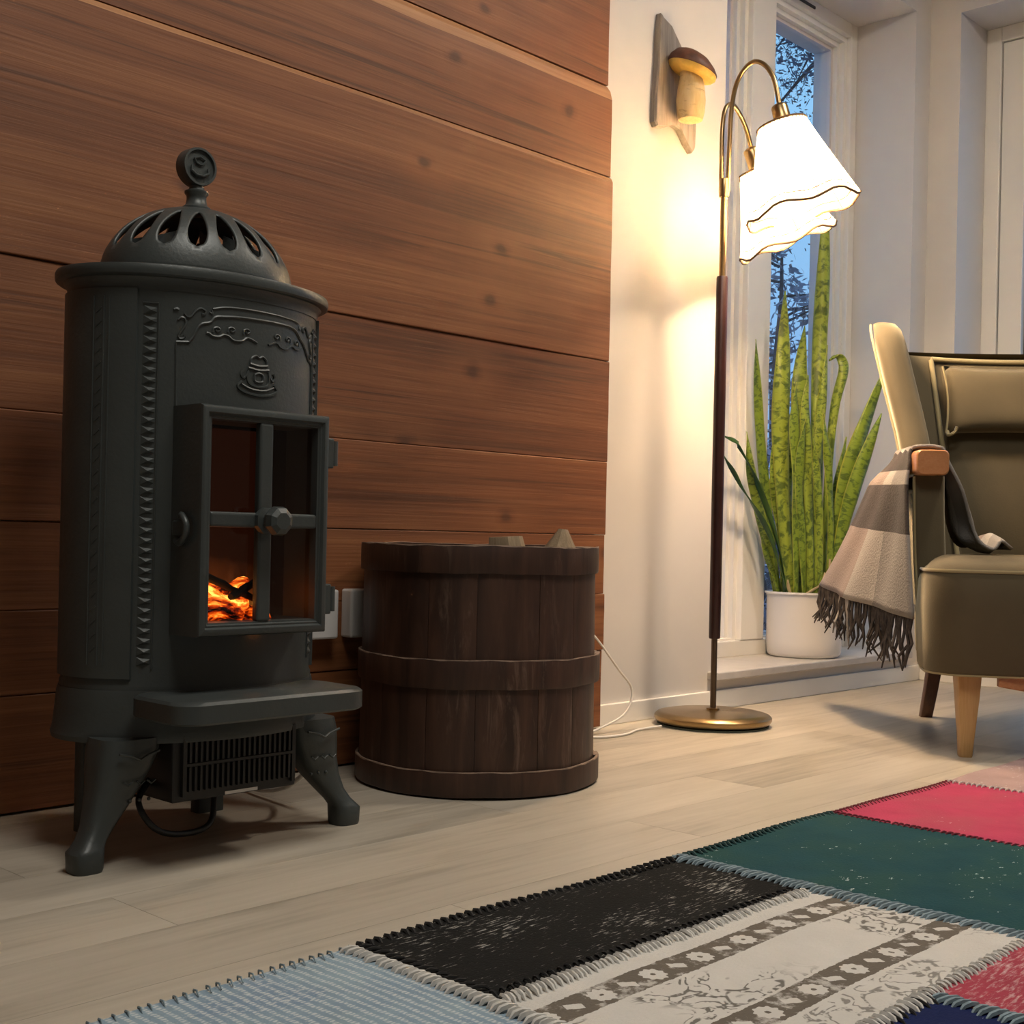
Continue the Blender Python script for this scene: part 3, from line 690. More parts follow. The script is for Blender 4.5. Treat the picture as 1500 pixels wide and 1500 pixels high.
# latch loop on the left flank
lt = MB().tube(cat_path([(-.1085, -.128, .434), (-.115, -.146, .431), (-.118, -.163, .440), (-.118, -.166, .456), (-.117, -.154, .468), (-.1085, -.138, .467)], 24), .0048, 8).build('latch', 'iron', door, smooth=50)
MB().box(-.1125, -.107, -.156, -.122, .441, .461).build('latch_plate', 'iron', door, bevel=.002)
# firebox behind the panes with log set
g = MB(); x0, x1, y0, y1, z0, z1 = -.094, .094, -.162, -.01, .306, .616
g.add([(x0, y0, z0), (x1, y0, z0), (x1, y1, z0), (x0, y1, z0), (x0, y0, z1), (x1, y0, z1), (x1, y1, z1), (x0, y1, z1)], [(0, 1, 2, 3), (4, 7, 6, 5), (1, 5, 6, 2), (0, 3, 7, 4), (3, 2, 6, 7)])
fb = g.build('firebox', 'soot', ST, fix=False)
MB().box(-.090, .090, -.035, -.030, .31, .60).build('flame_screen', 'flame', ST)
rl = random.Random(5)
def firelog(p0, p1, r, mat, name='ember_log'):
    pts = [Vector(p0).lerp(Vector(p1), i / 9) + Vector((rl.uniform(-1, 1), rl.uniform(-1, 1), rl.uniform(-1, 1))) * r * .22 for i in range(10)]
    return MB().tube(pts, [r * rl.uniform(.8, 1.15) * (.75 if i in (0, 9) else 1) for i in range(10)], 9).build(name, mat, ST, smooth=60)
firelog((-.09, -.14, .348), (.03, -.135, .322), .018, 'ember')
firelog((-.088, -.11, .374), (.01, -.145, .330), .013, 'ember')
firelog((-.09, -.08, .366), (.035, -.09, .348), .019, 'ember')
firelog((-.04, -.12, .330), (.035, -.085, .372), .013, 'ember')
firelog((-.092, -.12, .398), (.015, -.138, .352), .0055, 'charred', 'charred_log')
firelog((-.03, -.145, .356), (.04, -.11, .378), .006, 'charred', 'charred_log')
firelog((-.06, -.155, .318), (.02, -.150, .313), .010, 'charred', 'charred_log')
g = MB()
for k in range(40):
    a, b = rl.uniform(-.088, .02), rl.uniform(-.152, -.05); g.ball((a, b, .310 + rl.uniform(0, .008)), rl.uniform(.006, .012), (1, 1, .7), 7, 5)
stuff(g.build('ember_bed', 'ember', ST))
# heater unit hung under the stove
hu = MB().box(-.105, .103, -.125, -.005, .074, .172).build('fan_heater', 'black', ST, bevel=.003)
g = MB()
for r_ in range(2):
    for k in range(20): g.box(-.082 + k * .0088, -.0785 + k * .0088, -.131, -.1245, .088 + r_ * .040, .122 + r_ * .040)
g.box(-.092, -.086, -.131, -.1245, .082, .166); g.box(.092, .098, -.131, -.1245, .082, .166); g.box(-.086, .092, -.1315, -.1245, .123, .127)
stuff(g.build('heater_grille', 'black', hu))
MB().box(-.020, .035, -.1262, -.1248, .076, .0805).build('maker_plate', 'socket', hu)
MB().box(-.1065, -.1045, -.118, -.095, .163, .1655).build('pilot_light', emit('pilot_glow', (1, .45, .4), .5), hu)
MB().tube(cat_path([(-.10, -.06, .10), (-.135, -.09, .075), (-.12, -.11, .040), (-.07, -.10, .024), (-.02, -.09, .030), (.0, -.07, .074)], 40), .0045, 8).build('black_cable', 'black', ST, smooth=60)
MB().tube(cat_path([(.155, -.03, .170), (.168, -.055, .150), (.192, -.06, .118), (.205, -.04, .085), (.215, .05, .03), (.23, .17, .012), (.26, .215, .05)], 50), .0045, 8).build('white_cable', 'cord', ST, smooth=60)

# ------------------------------------------------------------------ wall sockets
for i, (x, lab) in enumerate(((1.49, 'white wall socket peeping out below the stove door'), (1.602, 'white wall socket between the stove door and the wooden barrel'))):
    s = thing('wall_socket', (x, 1.925, .296), lab, 'socket', group='sockets on the timber wall')
    MB().box(-.041, .041, -.034, -.002, -.046, .046).build('socket_box', 'socket', s, bevel=.004)
    MB().lathe([(0, 0), (.019, 0), (.019, -.008), (0, -.008)], 20).build('socket_well', 'socket', s, smooth=40).matrix_local = Matrix.Translation((0, -.0345, 0)) @ Matrix.Rotation(R(90), 4, 'X')

# ------------------------------------------------------------------ stave barrel with hoops
BA = thing('barrel', (1.70, 1.688, 0), 'dark brown wooden stave barrel with three wide hoops and worn paint', 'barrel')
widths = [30, 22, 27, 33, 25, 30, 24, 31, 28, 26, 34, 27, 23]; tot = sum(widths); a = R(-136)
def rb(z): return .2185 - .004 * z / .43
for i, w_ in enumerate(widths):
    da = 2 * math.pi * w_ / tot; g = .0022
    secs = []
    for j in range(7):
        an_ = a + g + (da - 2 * g) * j / 6; e_ = .0015 if j in (0, 6) else 0
        secs.append([((rb(z) - dr - e_ * (dr == 0)) * math.cos(an_), (rb(z) - dr - e_ * (dr == 0)) * math.sin(an_), z) for z, dr in ((.006, 0), (.21, 0), (.425 + .002 * math.sin(i * 2.2), 0), (.425 + .002 * math.sin(i * 2.2), .013), (.006, .013))])
    MB().loft(secs).build('stave', 'barrel', BA, smooth=30); a += da
MB().lathe([(0, .02), (.206, .02), (.206, .032), (0, .032)], 48).build('barrel_bottom', 'barrel', BA)
def hoop(z0, z1, seam, lab=None):
    g = MB(); n = 84; secs = []
    for j in range(n + 1):
        an_ = seam + (2 * math.pi + .22) * j / n
        ov = .004 * min(1, max(0, (j / n * (2 * math.pi + .22) - 2 * math.pi + .25) / .25))
        wv = .0007 * math.sin(an_ * 5) + .0005 * math.sin(an_ * 13)
        r0 = rb((z0 + z1) / 2) + .0006 + ov; r1 = r0 + .0055
        secs.append([(r * math.cos(an_), r * math.sin(an_), z) for r, z in ((r0, z0 + wv), (r1 - .001, z0 + wv), (r1, z0 + .003 + wv), (r1, z1 - .003 + wv), (r1 - .001, z1 + wv), (r0, z1 + wv))])
    h = g.loft(secs).build('hoop', 'barrel', BA, smooth=40)
    g = MB(); secs = []
    for j in range(n + 1):
        an_ = seam + (2 * math.pi + .22) * j / n
        ov = .004 * min(1, max(0, (j / n * (2 * math.pi + .22) - 2 * math.pi + .25) / .25)); wv = .0007 * math.sin(an_ * 5) + .0005 * math.sin(an_ * 13)
        r1 = rb(z1) + .0006 + ov; b = .0012 + .0007 * math.sin(an_ * 23)
        secs.append([(r1 * math.cos(an_), r1 * math.sin(an_), z1 + wv), ((r1 + .0057) * math.cos(an_), (r1 + .0057) * math.sin(an_), z1 + wv - b), ((r1 + .0052) * math.cos(an_), (r1 + .0052) * math.sin(an_), z1 + wv + .0008)])
    g.loft(secs).build('hoop_edge', 'barreledge', h, smooth=40)
hoop(.004, .047, R(-52)); hoop(.187, .237, R(-58)); hoop(.384, .432, R(-35))
def log(loc, rot, L, r, lab, seed):
    rr = random.Random(seed); prof = [(math.cos(a_) * r * rr.uniform(.8, 1.1), math.sin(a_) * r * rr.uniform(.8, 1.1)) for a_ in (0, .7, 1.5, 2.3, 3.1, 3.9, 5.0)]
    t = thing('firewood_log', loc, lab, 'firewood', group='split logs in the barrel'); t.rotation_euler = rot
    secs = [[(x * k + .004 * math.sin(z * 30), y * k, z) for x, y in prof] for z, k in ((0, .96), (.02, 1), (L * .5, 1.03), (L - (.02 if seed % 2 else .05), .98), (L, .9 if seed % 2 else .22))]
    MB().loft(secs).build('split_wood', 'log', t, smooth=25)
log((1.80, 1.615, .034), (R(4), R(2), .5), .432, .042, 'pale split log whose pointed end tops the barrel rim', 2)
log((1.715, 1.605, .034), (R(-2), R(3), 1.9), .415, .036, 'mossy darker split log left of the pale log in the barrel', 3)

# ------------------------------------------------------------------ white cord from behind the barrel to the lamp
pts = [(2.10, 1.895, .30), (2.18, 1.895, .27), (2.25, 1.875, .235), (2.335, 1.86, .147), (2.388, 1.86, .094), (2.36, 1.86, .040), (2.27, 1.87, .010), (2.21, 1.86, .0035), (2.235, 1.822, .0035), (2.31, 1.815, .0035), (2.39, 1.84, .0035), (2.465, 1.83, .006)]
tag(MB().tube(cat_path(pts, 90), .0028, 7).build('power_cord', 'cord', None, smooth=60), 'thin white cord looping from the barrel to the floor lamp foot', 'cord')

# ------------------------------------------------------------------ floor lamp with two goosenecks
LX, LY = 2.62, 1.79
LA = thing('floor_lamp', (LX, LY, 0), 'brass floor lamp with two lit pleated cream shades and dark sleeve', 'lamp')
MB().lathe([(0, 0), (.134, 0), (.136, .004), (0, .0045)], 64).build('felt_pad', plain('green_felt', (.12, .14, .11), .9), LA)
MB().lathe([(0, .004), (.130, .004), (.1385, .009), (.1425, .016), (.1420, .022), (.136, .028), (.120, .0315), (.030, .035), (.016, .037), (.016, .041), (.010, .042), (0, .042)], 72).build('foot', 'brass', LA, smooth=40)
MB().tube([(0, 0, .04), (0, 0, .22)], .0075, 14).build('lower_rod', 'bronze', LA, smooth=60)
MB().lathe([(0, .21), (.0130, .21), (.0140, .214), (.0147, .6), (.0140, 1.09), (.0128, 1.094), (0, 1.094)], 24).build('sleeve', 'sleeve', LA, smooth=40)
MB().tube([(0, 0, 1.09), (0, 0, 1.292)], .0082, 14).build('upper_rod', 'brass', LA, smooth=60)
MB().lathe([(0, 1.288), (.0115, 1.288), (.0125, 1.292), (.0125, 1.326), (.011, 1.332), (0, 1.332)], 20).build('collar', 'brass', LA, smooth=40)
# lateral (along the picture plane of the lamp) and away vectors in lamp space
la = Vector((math.sin(A), -math.cos(A), 0)); aw = Vector((math.cos(A), math.sin(A), 0)); zz = Vector((0, 0, 1))
def P(l, d, z): return la * l + aw * d + zz * z
def shade(axis, top_c, h, r0, r1, lab):
    ax = Vector(axis).normalized(); e1 = ax.orthogonal().normalized(); e2 = ax.cross(e1)
    def ring(r, t, k=0, amp=0, n=144): return [Vector(top_c) + ax * (h * t) + (e1 * math.cos(2 * math.pi * j / n) + e2 * math.sin(2 * math.pi * j / n)) * (r * (1 + amp * math.cos(j * math.pi * 72 / 72 * 1.0) * (1 if amp else 0))) for j in range(n)]
    g = MB(); secs = []
    for t in (0, .04, .12, .25, .4, .55, .7, .82, .9, .96, 1.0):
        r = r0 + (r1 - r0) * (t ** 1.08)
        wob = [1 + .012 * math.sin(2 * math.pi * j / 144 * 5 + t * 3) * t for j in range(144)]
        rg = ring(r, t, amp=.008)
        c_ = Vector(top_c) + ax * (h * t)
        secs.append([c_ + (p - c_) * wob[j] + ax * (.007 * math.sin(2 * math.pi * j / 144 * 6 + .8) * max(0, t - .6) / .4) for j, p in enumerate(rg)])
    g.loft(secs, caps=False)
    sh = g.build('lamp_shade', 'shade', LA, smooth=180, fix=False)
    def trim(sec, r):
        return MB().tube([p for p in sec] + [sec[0]], r, 6)
    trim(secs[-1][::3], .0030).build('lower_trim', 'shadetrim', sh, smooth=60)
    trim(secs[-3][::3], .0012).build('seam_cord', 'shadetrim', sh, smooth=60)
    g = trim(secs[0][::3], .0028)
    for j in range(0, 144, 4): g.tube([secs[0][j] * 1.0, secs[1][j] + (secs[1][j] - secs[0][j]) * .6], .0011, 4)
    g.build('upper_trim', 'shadetrim', sh, smooth=60)
    g = MB()
    for j in (0, 48, 96): g.tube([s[j] for s in secs], .0011, 5)
    g.build('wire_rib', 'shadetrim', sh, smooth=60)
    tr_ = ring(r0, .035, n=48); MB().loft([[Vector(top_c) + ax * (h * .035) + (p - Vector(top_c) - ax * (h * .035)) * k for p in tr_] for k in (.99, .36)], caps=False).build('added_shade_cap', 'shade', sh, fix=False)  # unseen cap added to hold back light from the top opening
    bc = Vector(top_c) + ax * (h * .58)
    MB().ball(bc, .036, n=16, m=12).build('bulb', 'bulb', LA, smooth=180)
    point('lamp_light', Vector((LX, LY, 0)) + bc + ax * .0, BULB_W, BULB_C, .04)
    return bc
def arm(pts, sock_axis, sock_c, r):
    MB().tube(cat_path(pts, 60), r, 10).build('gooseneck', 'brass', LA, smooth=60)
    ax = Vector(sock_axis).normalized(); c = Vector(sock_c)
    secs = []; e1 = ax.orthogonal().normalized(); e2 = ax.cross(e1)
    for t, q in ((-.004, .010), (0, .0175), (.004, .0195), (.032, .0205), (.045, .0215), (.05, .020)):
        secs.append([c + ax * t + (e1 * math.cos(2 * math.pi * j / 20) + e2 * math.sin(2 * math.pi * j / 20)) * q for j in range(20)])
    MB().loft(secs).build('socket_cup', 'brass', LA, smooth=40)
# near arm
axA = la * .27 + aw * -.03 + zz * -1
arm([P(.008, -.002, 1.30), P(.010, -.004, 1.40), P(.013, -.007, 1.50), P(.024, -.018, 1.565), P(.050, -.043, 1.600), P(.076, -.068, 1.590), P(.098, -.086, 1.550), P(.110, -.096, 1.490), P(.113, -.098, 1.462)], axA, P(.110, -.096, 1.482), .0058)
shade(axA, P(.117, -.098, 1.436), .210, .058, .134, 'near')
# far arm
axB = la * .42 + aw * .10 + zz * -1
arm([P(-.007, .003, 1.30), P(-.007, .004, 1.38), P(-.006, .008, 1.46), P(.002, .018, 1.510), P(.022, .04, 1.528), P(.046, .066, 1.512), P(.066, .083, 1.480), P(.080, .093, 1.440), P(.088, .097, 1.415)], axB, P(.079, .096, 1.436), .0058)
shade(axB, P(.108, .102, 1.390), .198, .056, .126, 'far')

# ------------------------------------------------------------------ driftwood plaque with carved mushroom
PQ = thing('wall_plaque', (2.62, WY - .001, 1.60), 'grey driftwood plaque with a carved brown-capped mushroom on the white wall', 'wall decoration')
ol = [(-.072, .155), (-.066, .150), (-.03, .138), (.01, .10), (.045, .065), (.075, .04), (.082, -.02), (.084, -.09), (.082, -.148), (.070, -.160), (.044, -.140), (.018, -.112), (-.01, -.108), (-.045, -.122), (-.080, -.128), (-.088, -.118), (-.086, -.05), (-.080, .03), (-.078, .10)]
MB().loft([[(x * k, y, z * k) for x, z in ol] for y, k in ((0, 1), (-.014, 1), (-.018, .97))]).build('backboard', 'driftwood', PQ, smooth=30)
mu = (-.004, -.062, -.055)
def sect(z, rx_, ry_, dx=0, dy=0, n=20): return [(mu[0] + dx + rx_ * math.cos(2 * math.pi * j / n), mu[1] + dy + ry_ * math.sin(2 * math.pi * j / n), z) for j in range(n)]
MB().loft([sect(-.108, .020, .020), sect(-.104, .031, .03), sect(-.085, .036, .034), sect(-.055, .0385, .036), sect(-.025, .035, .033), sect(.0, .030, .028), sect(.014, .03, .028)]).build('mushroom_stem', 'carved', PQ, smooth=25)
def tsect(z, rx_, ry_, n=28):      # the cap leans forward and a little to the right
    return [(x, y, zz_ - .20 * (x - mu[0]) + .30 * (y - mu[1])) for x, y, zz_ in sect(z, rx_, ry_, .003, .0, n)]
MB().loft([tsect(.006, .034, .032), tsect(.009, .052, .050), tsect(.016, .060, .057), tsect(.024, .062, .059)]).build('mushroom_gills', 'gold', PQ, smooth=40)
MB().loft([tsect(.0235, .0625, .0595), tsect(.028, .0635, .0605), tsect(.042, .058, .054), tsect(.058, .044, .040), tsect(.066, .028, .024), tsect(.068, .012, .01)]).build('mushroom_cap', 'capbrown', PQ, smooth=50)

# ------------------------------------------------------------------ potted snake plant on the sill
PP = thing('potted_plant', (3.48, 2.05, .101), 'tall banded snake plant in a round white pot on the low window sill', 'plant')
MB().lathe([(0, 0), (.098, 0), (.106, .004), (.1115, .013), (.1135, .05), (.1145, .185), (.1165, .190), (.1205, .192), (.1205, .197), (.117, .198), (.109, .196), (.1085, .02), (0, .015)], 72).build('pot', 'pot', PP, smooth=35)
MB().lathe([(0, .172), (.108, .170)], 32).build('soil', 'soil', PP)
LEAVES = [
    ([(0.064, 0.006, 0.194), (0.067, 0.007, 0.551), (0.069, 0.008, 0.933), (0.077, 0.003, 1.231), (0.082, 0.002, 1.483)], 0.0440),
    ([(-0.055, 0.016, 0.196), (-0.079, 0.034, 0.461), (-0.093, 0.042, 0.71), (-0.095, 0.036, 0.916), (-0.098, 0.032, 1.108)], 0.0524),
    ([(0.006, 0.01, 0.195), (-0.005, 0.01, 0.463), (-0.021, 0.016, 0.714), (-0.03, 0.015, 0.86), (-0.029, 0.003, 1.009)], 0.0524),
    ([(-0.052, 0.057, 0.194), (-0.1, 0.071, 0.419), (-0.14, 0.077, 0.625), (-0.171, 0.073, 0.787), (-0.199, 0.067, 0.953)], 0.0293),
    ([(-0.055, 0.06, 0.194), (-0.117, 0.063, 0.336), (-0.175, 0.063, 0.458), (-0.227, 0.056, 0.558), (-0.273, 0.043, 0.669)], 0.0314),
    ([(-0.081, 0.015, 0.196), (-0.133, 0.015, 0.347), (-0.21, 0.042, 0.518), (-0.28, 0.061, 0.625), (-0.342, 0.072, 0.654)], 0.0147),
    ([(-0.083, 0.002, 0.197), (-0.151, 0.023, 0.352), (-0.228, 0.053, 0.466), (-0.289, 0.067, 0.541), (-0.35, 0.08, 0.604)], 0.0147),
    ([(0.05, -0.051, 0.197), (0.05, -0.073, 0.382), (0.059, -0.105, 0.569), (0.083, -0.152, 0.735), (0.107, -0.199, 0.884)], 0.0482),
    ([(0.02, -0.078, 0.199), (0.025, -0.105, 0.371), (0.034, -0.136, 0.506), (0.048, -0.173, 0.629), (0.062, -0.21, 0.739)], 0.0419),
    ([(0.056, -0.029, 0.196), (0.06, -0.037, 0.55), (0.067, -0.05, 0.76), (0.081, -0.069, 0.869), (0.076, -0.069, 0.907), (0.061, -0.058, 0.923), (0.041, -0.042, 0.907)], 0.0293),
    ([(-0.07, -0.011, 0.197), (-0.076, -0.013, 0.379), (-0.083, -0.013, 0.543), (-0.095, -0.007, 0.707), (-0.097, -0.012, 0.83)], 0.0335),
    ([(0.0, -0.043, 0.197), (-0.008, -0.037, 0.422), (-0.011, -0.038, 0.629), (-0.004, -0.049, 0.796), (0.002, -0.059, 0.949)], 0.0293),
    ([(0.005, -0.077, 0.199), (0.001, -0.084, 0.381), (-0.012, -0.081, 0.546), (-0.026, -0.077, 0.648), (-0.04, -0.073, 0.746)], 0.0230),
    ([(-0.032, -0.038, 0.198), (-0.04, -0.033, 0.421), (-0.051, -0.025, 0.627), (-0.058, -0.021, 0.751), (-0.055, -0.028, 0.854)], 0.0314),
    ([(-0.07, 0.046, 0.195), (-0.096, 0.052, 0.249), (-0.12, 0.055, 0.29), (-0.142, 0.057, 0.329), (-0.161, 0.055, 0.364)], 0.0189),
    ([(-0.024, -0.068, 0.199), (-0.033, -0.068, 0.339), (-0.043, -0.065, 0.483), (-0.056, -0.061, 0.585), (-0.068, -0.057, 0.666)], 0.0230),
    ([(0.026, 0.061, 0.192), (0.014, 0.07, 0.358), (0.006, 0.075, 0.485), (0.005, 0.072, 0.591), (0.008, 0.066, 0.676)], 0.0335),
    ([(-0.052, -0.031, 0.198), (-0.068, -0.025, 0.379), (-0.082, -0.021, 0.502), (-0.087, -0.027, 0.625), (-0.083, -0.041, 0.727)], 0.0272),
    ([(0.08, -0.025, 0.195), (0.087, -0.036, 0.34), (0.093, -0.046, 0.467), (0.1, -0.057, 0.572), (0.109, -0.07, 0.678)], 0.0314),
    ([(-0.041, 0.044, 0.194), (-0.057, 0.047, 0.336), (-0.079, 0.056, 0.461), (-0.096, 0.06, 0.544), (-0.109, 0.059, 0.636)], 0.0314),
]
rl = random.Random(3)
for i, (pts, w) in enumerate(LEAVES):
    pts = [Vector(p) for p in pts]; pts[0] = Vector((pts[0].x, pts[0].y, .165))
    rad = math.hypot(pts[0].x, pts[0].y)
    if rad > .095: pts[0].x *= .095 / rad; pts[0].y *= .095 / rad
    p = cat_path(pts, 26); tw = rl.uniform(-.35, .35); rows_ = []
    edge_on = i in (5, 6)
    for k, c in enumerate(p):
        t = k / 25
        ww = w * (.62 + .38 * min(1, t * 2.2)) * (1 if t < .62 else max(.03, 1 - ((t - .62) / .38) ** 1.7))
        side = (rgt * math.cos(tw * (1 - t * .4)) + fwd * math.sin(tw * (1 - t * .4)))
        tan = (p[min(k + 1, 25)] - p[max(k - 1, 0)]).normalized(); side = (side - tan * side.dot(tan)).normalized(); nn = side.cross(tan)
        if edge_on: side = (side * .6 + nn * .8).normalized(); nn = side.cross(tan); ww *= 1.5
        if nn.dot(fwd) < 0: nn = -nn
        rows_.append([c + side * (ww * (j / 6 - .5)) - nn * (ww * .28 * (1 - abs(j / 3 - 1) ** 1.6)) * (1 - t * .5) + nn * .004 * math.sin(t * 14 + i + j * .5) for j in range(7)])
    MB().grid(rows_).build('leaf', 'leafplain' if edge_on else 'leaf', PP, smooth=180, solid=.0022)
MB().tube([(-.005, -.085, .165), (-.006, -.087, .30)], [.0045, .0035], 8).build('dry_stalk', 'dry', PP, smooth=60)
for pts in ([(-.07, -.03, .18), (-.05, -.055, .205), (-.03, -.075, .225), (-.022, -.08, .26)], [(-.085, .0, .175), (-.095, .0, .21), (-.10, .0, .235)], [(.06, -.075, .175), (.05, -.085, .20), (.055, -.08, .235)]):
    p = cat_path(pts, 10); MB().grid([[c + rgt * (.010 * (1 - k / 11) * (j - 1)) for j in range(3)] for k, c in enumerate(p)]).build('withered_leaf', 'dry', PP, smooth=180, solid=.002)

# ------------------------------------------------------------------ wing armchair (local +X is its front, -Y its right arm)
CH = thing('armchair', (3.03, 1.14, 0), 'olive velvet wing armchair with wooden armrests and tapered oak legs', 'chair', rz=R(218))
def seat_outline(inset, z, n=9):
    pts = []
    half = []
    for k in range(n): # front edge from the middle to the corner, slightly bowed
        y = .262 * k / (n - 1); half.append((.345 - .018 * (y / .262) ** 2 - inset, y))
    for k in range(1, n):
        g = R(90 * k / (n - 1)); half.append((.235 - inset + .092 * math.cos(g), .262 + (.074 - inset * .6) * math.sin(g)))
    half += [(.16, .330 - inset), (.10, .320 - inset), (.09, .262 - inset), (-.06, .258 - inset), (-.24, .250 - inset)]
    return [(x, -y, z) for x, y in reversed(half)] + [(x, y, z) for x, y in half[1:]]
secs = [seat_outline(i, z) for z, i in ((.176, .012), (.178, .004), (.186, .0), (.25, -.004), (.32, -.006), (.375, -.002), (.392, .003), (.397, .008))]
seat = MB().loft(secs).build('seat', 'velvet', CH, smooth=50)
secs = [seat_outline(i, z) for z, i in ((.395, .008), (.402, .012), (.412, .026), (.421, .055), (.4275, .095), (.430, .13))]
MB().loft(secs).build('seat_cushion', 'velvet', CH, smooth=60)
def ring_tube(sec, r, name, par, a=0, b=None): return MB().tube(sec[a:b], r, 6).build(name, 'piping', par, smooth=60)
ring_tube(seat_outline(.004, .396), .0042, 'seat_piping', seat); ring_tube(seat_outline(.006, .178), .0034, 'seat_piping', seat)
# wooden rail below the seat, curved
g = MB(); secs = []
for k in range(25):
    y = -.20 + .40 * k / 24; d = .022 + .020 * math.cos(math.pi * y / .40)
    secs.append([(.305, y, .178), (.325, y, .178), (.325, y, .178 - d), (.305, y, .178 - d)])
g.loft(secs).build('front_rail', 'armwood', CH, smooth=50, bevel=.002)
for s in (-1, 1):
    MB().loft([rrect(x, s * y, r, r, .004, z, 2) for z, x, y, r in ((.18, .272, .252, .0255), (.12, .273, .252, .0215), (.04, .272, .2525, .0155), (.003, .271, .253, .0135), (0, .271, .253, .0125))]).build('front_leg', 'oak', CH, smooth=40)
    MB().loft([rrect(x, s * y, .021 - .006 * (1 - z / .2), .018 - .003 * (1 - z / .2), .004, z, 2) for z, x, y in ((.20, -.285, .186), (.14, -.305, .188), (.07, -.332, .191), (.0, -.362, .195))]).build('rear_leg', 'brownwood', CH, smooth=40)
# back: reclined, gently hollow
def back_x(z): return -.205 - .165 * (z - .36) / .60
g = MB(); secs = []
ZB = [.30, .40, .48, .56, .64, .72, .80, .87, .92, .95, .962]
for z in ZB:
    hw = .262 + .012 * (z - .3); xb = back_x(z); th = .085 if z < .93 else (.07 if z < .955 else .035)
    row = []
    for k in range(13): y = -hw + 2 * hw * k / 12; row.append((xb - .022 * (1 - (y / hw) ** 2) - (.0 if z < .93 else .008 if z < .955 else .14), y, z - .008 * (1 - (y / hw) ** 2) * (z > .9)))
    for k in range(13): y = hw - 2 * hw * k / 12; row.append((xb - th - .03 * (1 - (y / hw) ** 2), y, z))
    secs.append(row)
back = MB().loft(secs).build('backrest', 'velvet', CH, smooth=60)
# inner back pad edged with pale piping
def inner_pt(s, z): return (back_x(z) + .006 - .016 * (1 - .25), s * (.155 + .045 * (z - .42) / .53), z)
for s in (-1, 1):
    g = MB()
    g.tube([inner_pt(s, .41 + (.935 - .41) * k / 20) for k in range(21)], .0065, 8).build('back_piping', 'piping', back, smooth=60)
MB().tube([(back_x(.937) - .006 - .012 * (1 - (y / .2) ** 2), y, .938 - .006 * (1 - (y / .2) ** 2)) for y in [-.198 + .396 * k / 16 for k in range(17)]], .0065, 8).build('back_piping', 'piping', back, smooth=60)
secs = []
for z, dz in ((.40, 0), (.42, .014), (.6, .020), (.8, .020), (.915, .014), (.932, 0)):
    hw = .152 + .045 * (z - .42) / .53
    secs.append([(back_x(z) - .02 + (dz + .006) * (1 - abs(y / hw) ** 6) - .016 * (1 - (y / hw) ** 2), y, z) for y in [-hw + 2 * hw * k / 16 for k in range(17)]] + [(back_x(z) - .045, y, z) for y in [hw - 2 * hw * k / 16 for k in range(17)]])
MB().loft(secs).build('back_pad', 'velvet', CH, smooth=60)
# wings
def wing(s):
    secs = []
    for z, xf, xk, yc, h in ((.58, -.02, -.315, .300, .034), (.66, -.045, -.34, .297, .0355), (.72, -.078, -.355, .302, .036), (.79, -.108, -.372, .313, .037), (.86, -.132, -.388, .326, .0375), (.92, -.150, -.400, .337, .0375), (.96, -.166, -.407, .344, .037), (.99, -.188, -.410, .348, .034), (1.008, -.222, -.405, .349, .027), (1.016, -.262, -.392, .348, .014)):
        dx = (xf + xk) / 2; hx = (xf - xk) / 2
        secs.append([(p[0], p[1] - s * .20 * (xf - p[0]), p[2]) for p in rrect(dx, s * yc, hx, h, min(h * .96, .036), z - .0, 6)])
    w = MB().loft(secs).build('wing', 'velvet', CH, smooth=70)
    front = lambda q: [( {0: 0}.get(0) or 0, 0, 0)]
    tbl = ((.60, -.03, .299, .0345), (.66, -.045, .297, .0355), (.72, -.078, .302, .036), (.79, -.108, .313, .037), (.86, -.132, .326, .0375), (.92, -.150, .337, .0375), (.96, -.166, .344, .037), (.99, -.188, .348, .034), (1.006, -.222, .349, .027))
    MB().tube([(xf - .030, s * (yc + h + .0005), z) for z, xf, yc, h in tbl], .0032, 6).build('wing_piping', 'piping', w, smooth=60)
    MB().tube([(xf - .030, s * (yc - h - .0005), z) for z, xf, yc, h in tbl[:-1]], .0032, 6).build('wing_piping', 'piping', w, smooth=60)
    # arm panel under the wooden rest
    secs = []
    for z, xf, xk, yc, h in ((.165, .140, -.28, .283, .028), (.20, .143, -.29, .287, .032), (.30, .140, -.30, .296, .034), (.42, .132, -.31, .303, .0345), (.52, .126, -.32, .306, .0345), (.606, .122, -.325, .307, .0345)):
        secs.append(rrect((xf + xk) / 2, s * yc, (xf - xk) / 2, h, .012, z, 3, lambda x, y, z_, xf=xf: (x, y - s * .20 * (xf - x), z_)))
    a_ = MB().loft(secs).build('arm_panel', 'velvet', CH, smooth=60)
    MB().tube([(xf - .004, s * (yc + h - .003), z) for z, xf, xk, yc, h in ((.165, .140, 0, .283, .028), (.20, .143, 0, .287, .032), (.30, .140, 0, .296, .034), (.42, .132, 0, .303, .0345), (.52, .126, 0, .306, .0345), (.604, .122, 0, .307, .0345))], .0034, 6).build('arm_piping', 'piping', a_, smooth=60)
    def asec(x, k): return [(x, p[0], p[1]) for p in [(q[0], q[1]) for q in rrect(s * .307, .634, .0365 * k, .0285 * k, .012, 0, 4)]]
    MB().loft([asec(-.10, 1), asec(.150, 1), asec(.158, .97), asec(.161, .90)]).build('armrest', 'armwood', CH, smooth=40)
for s in (-1, 1): wing(s)
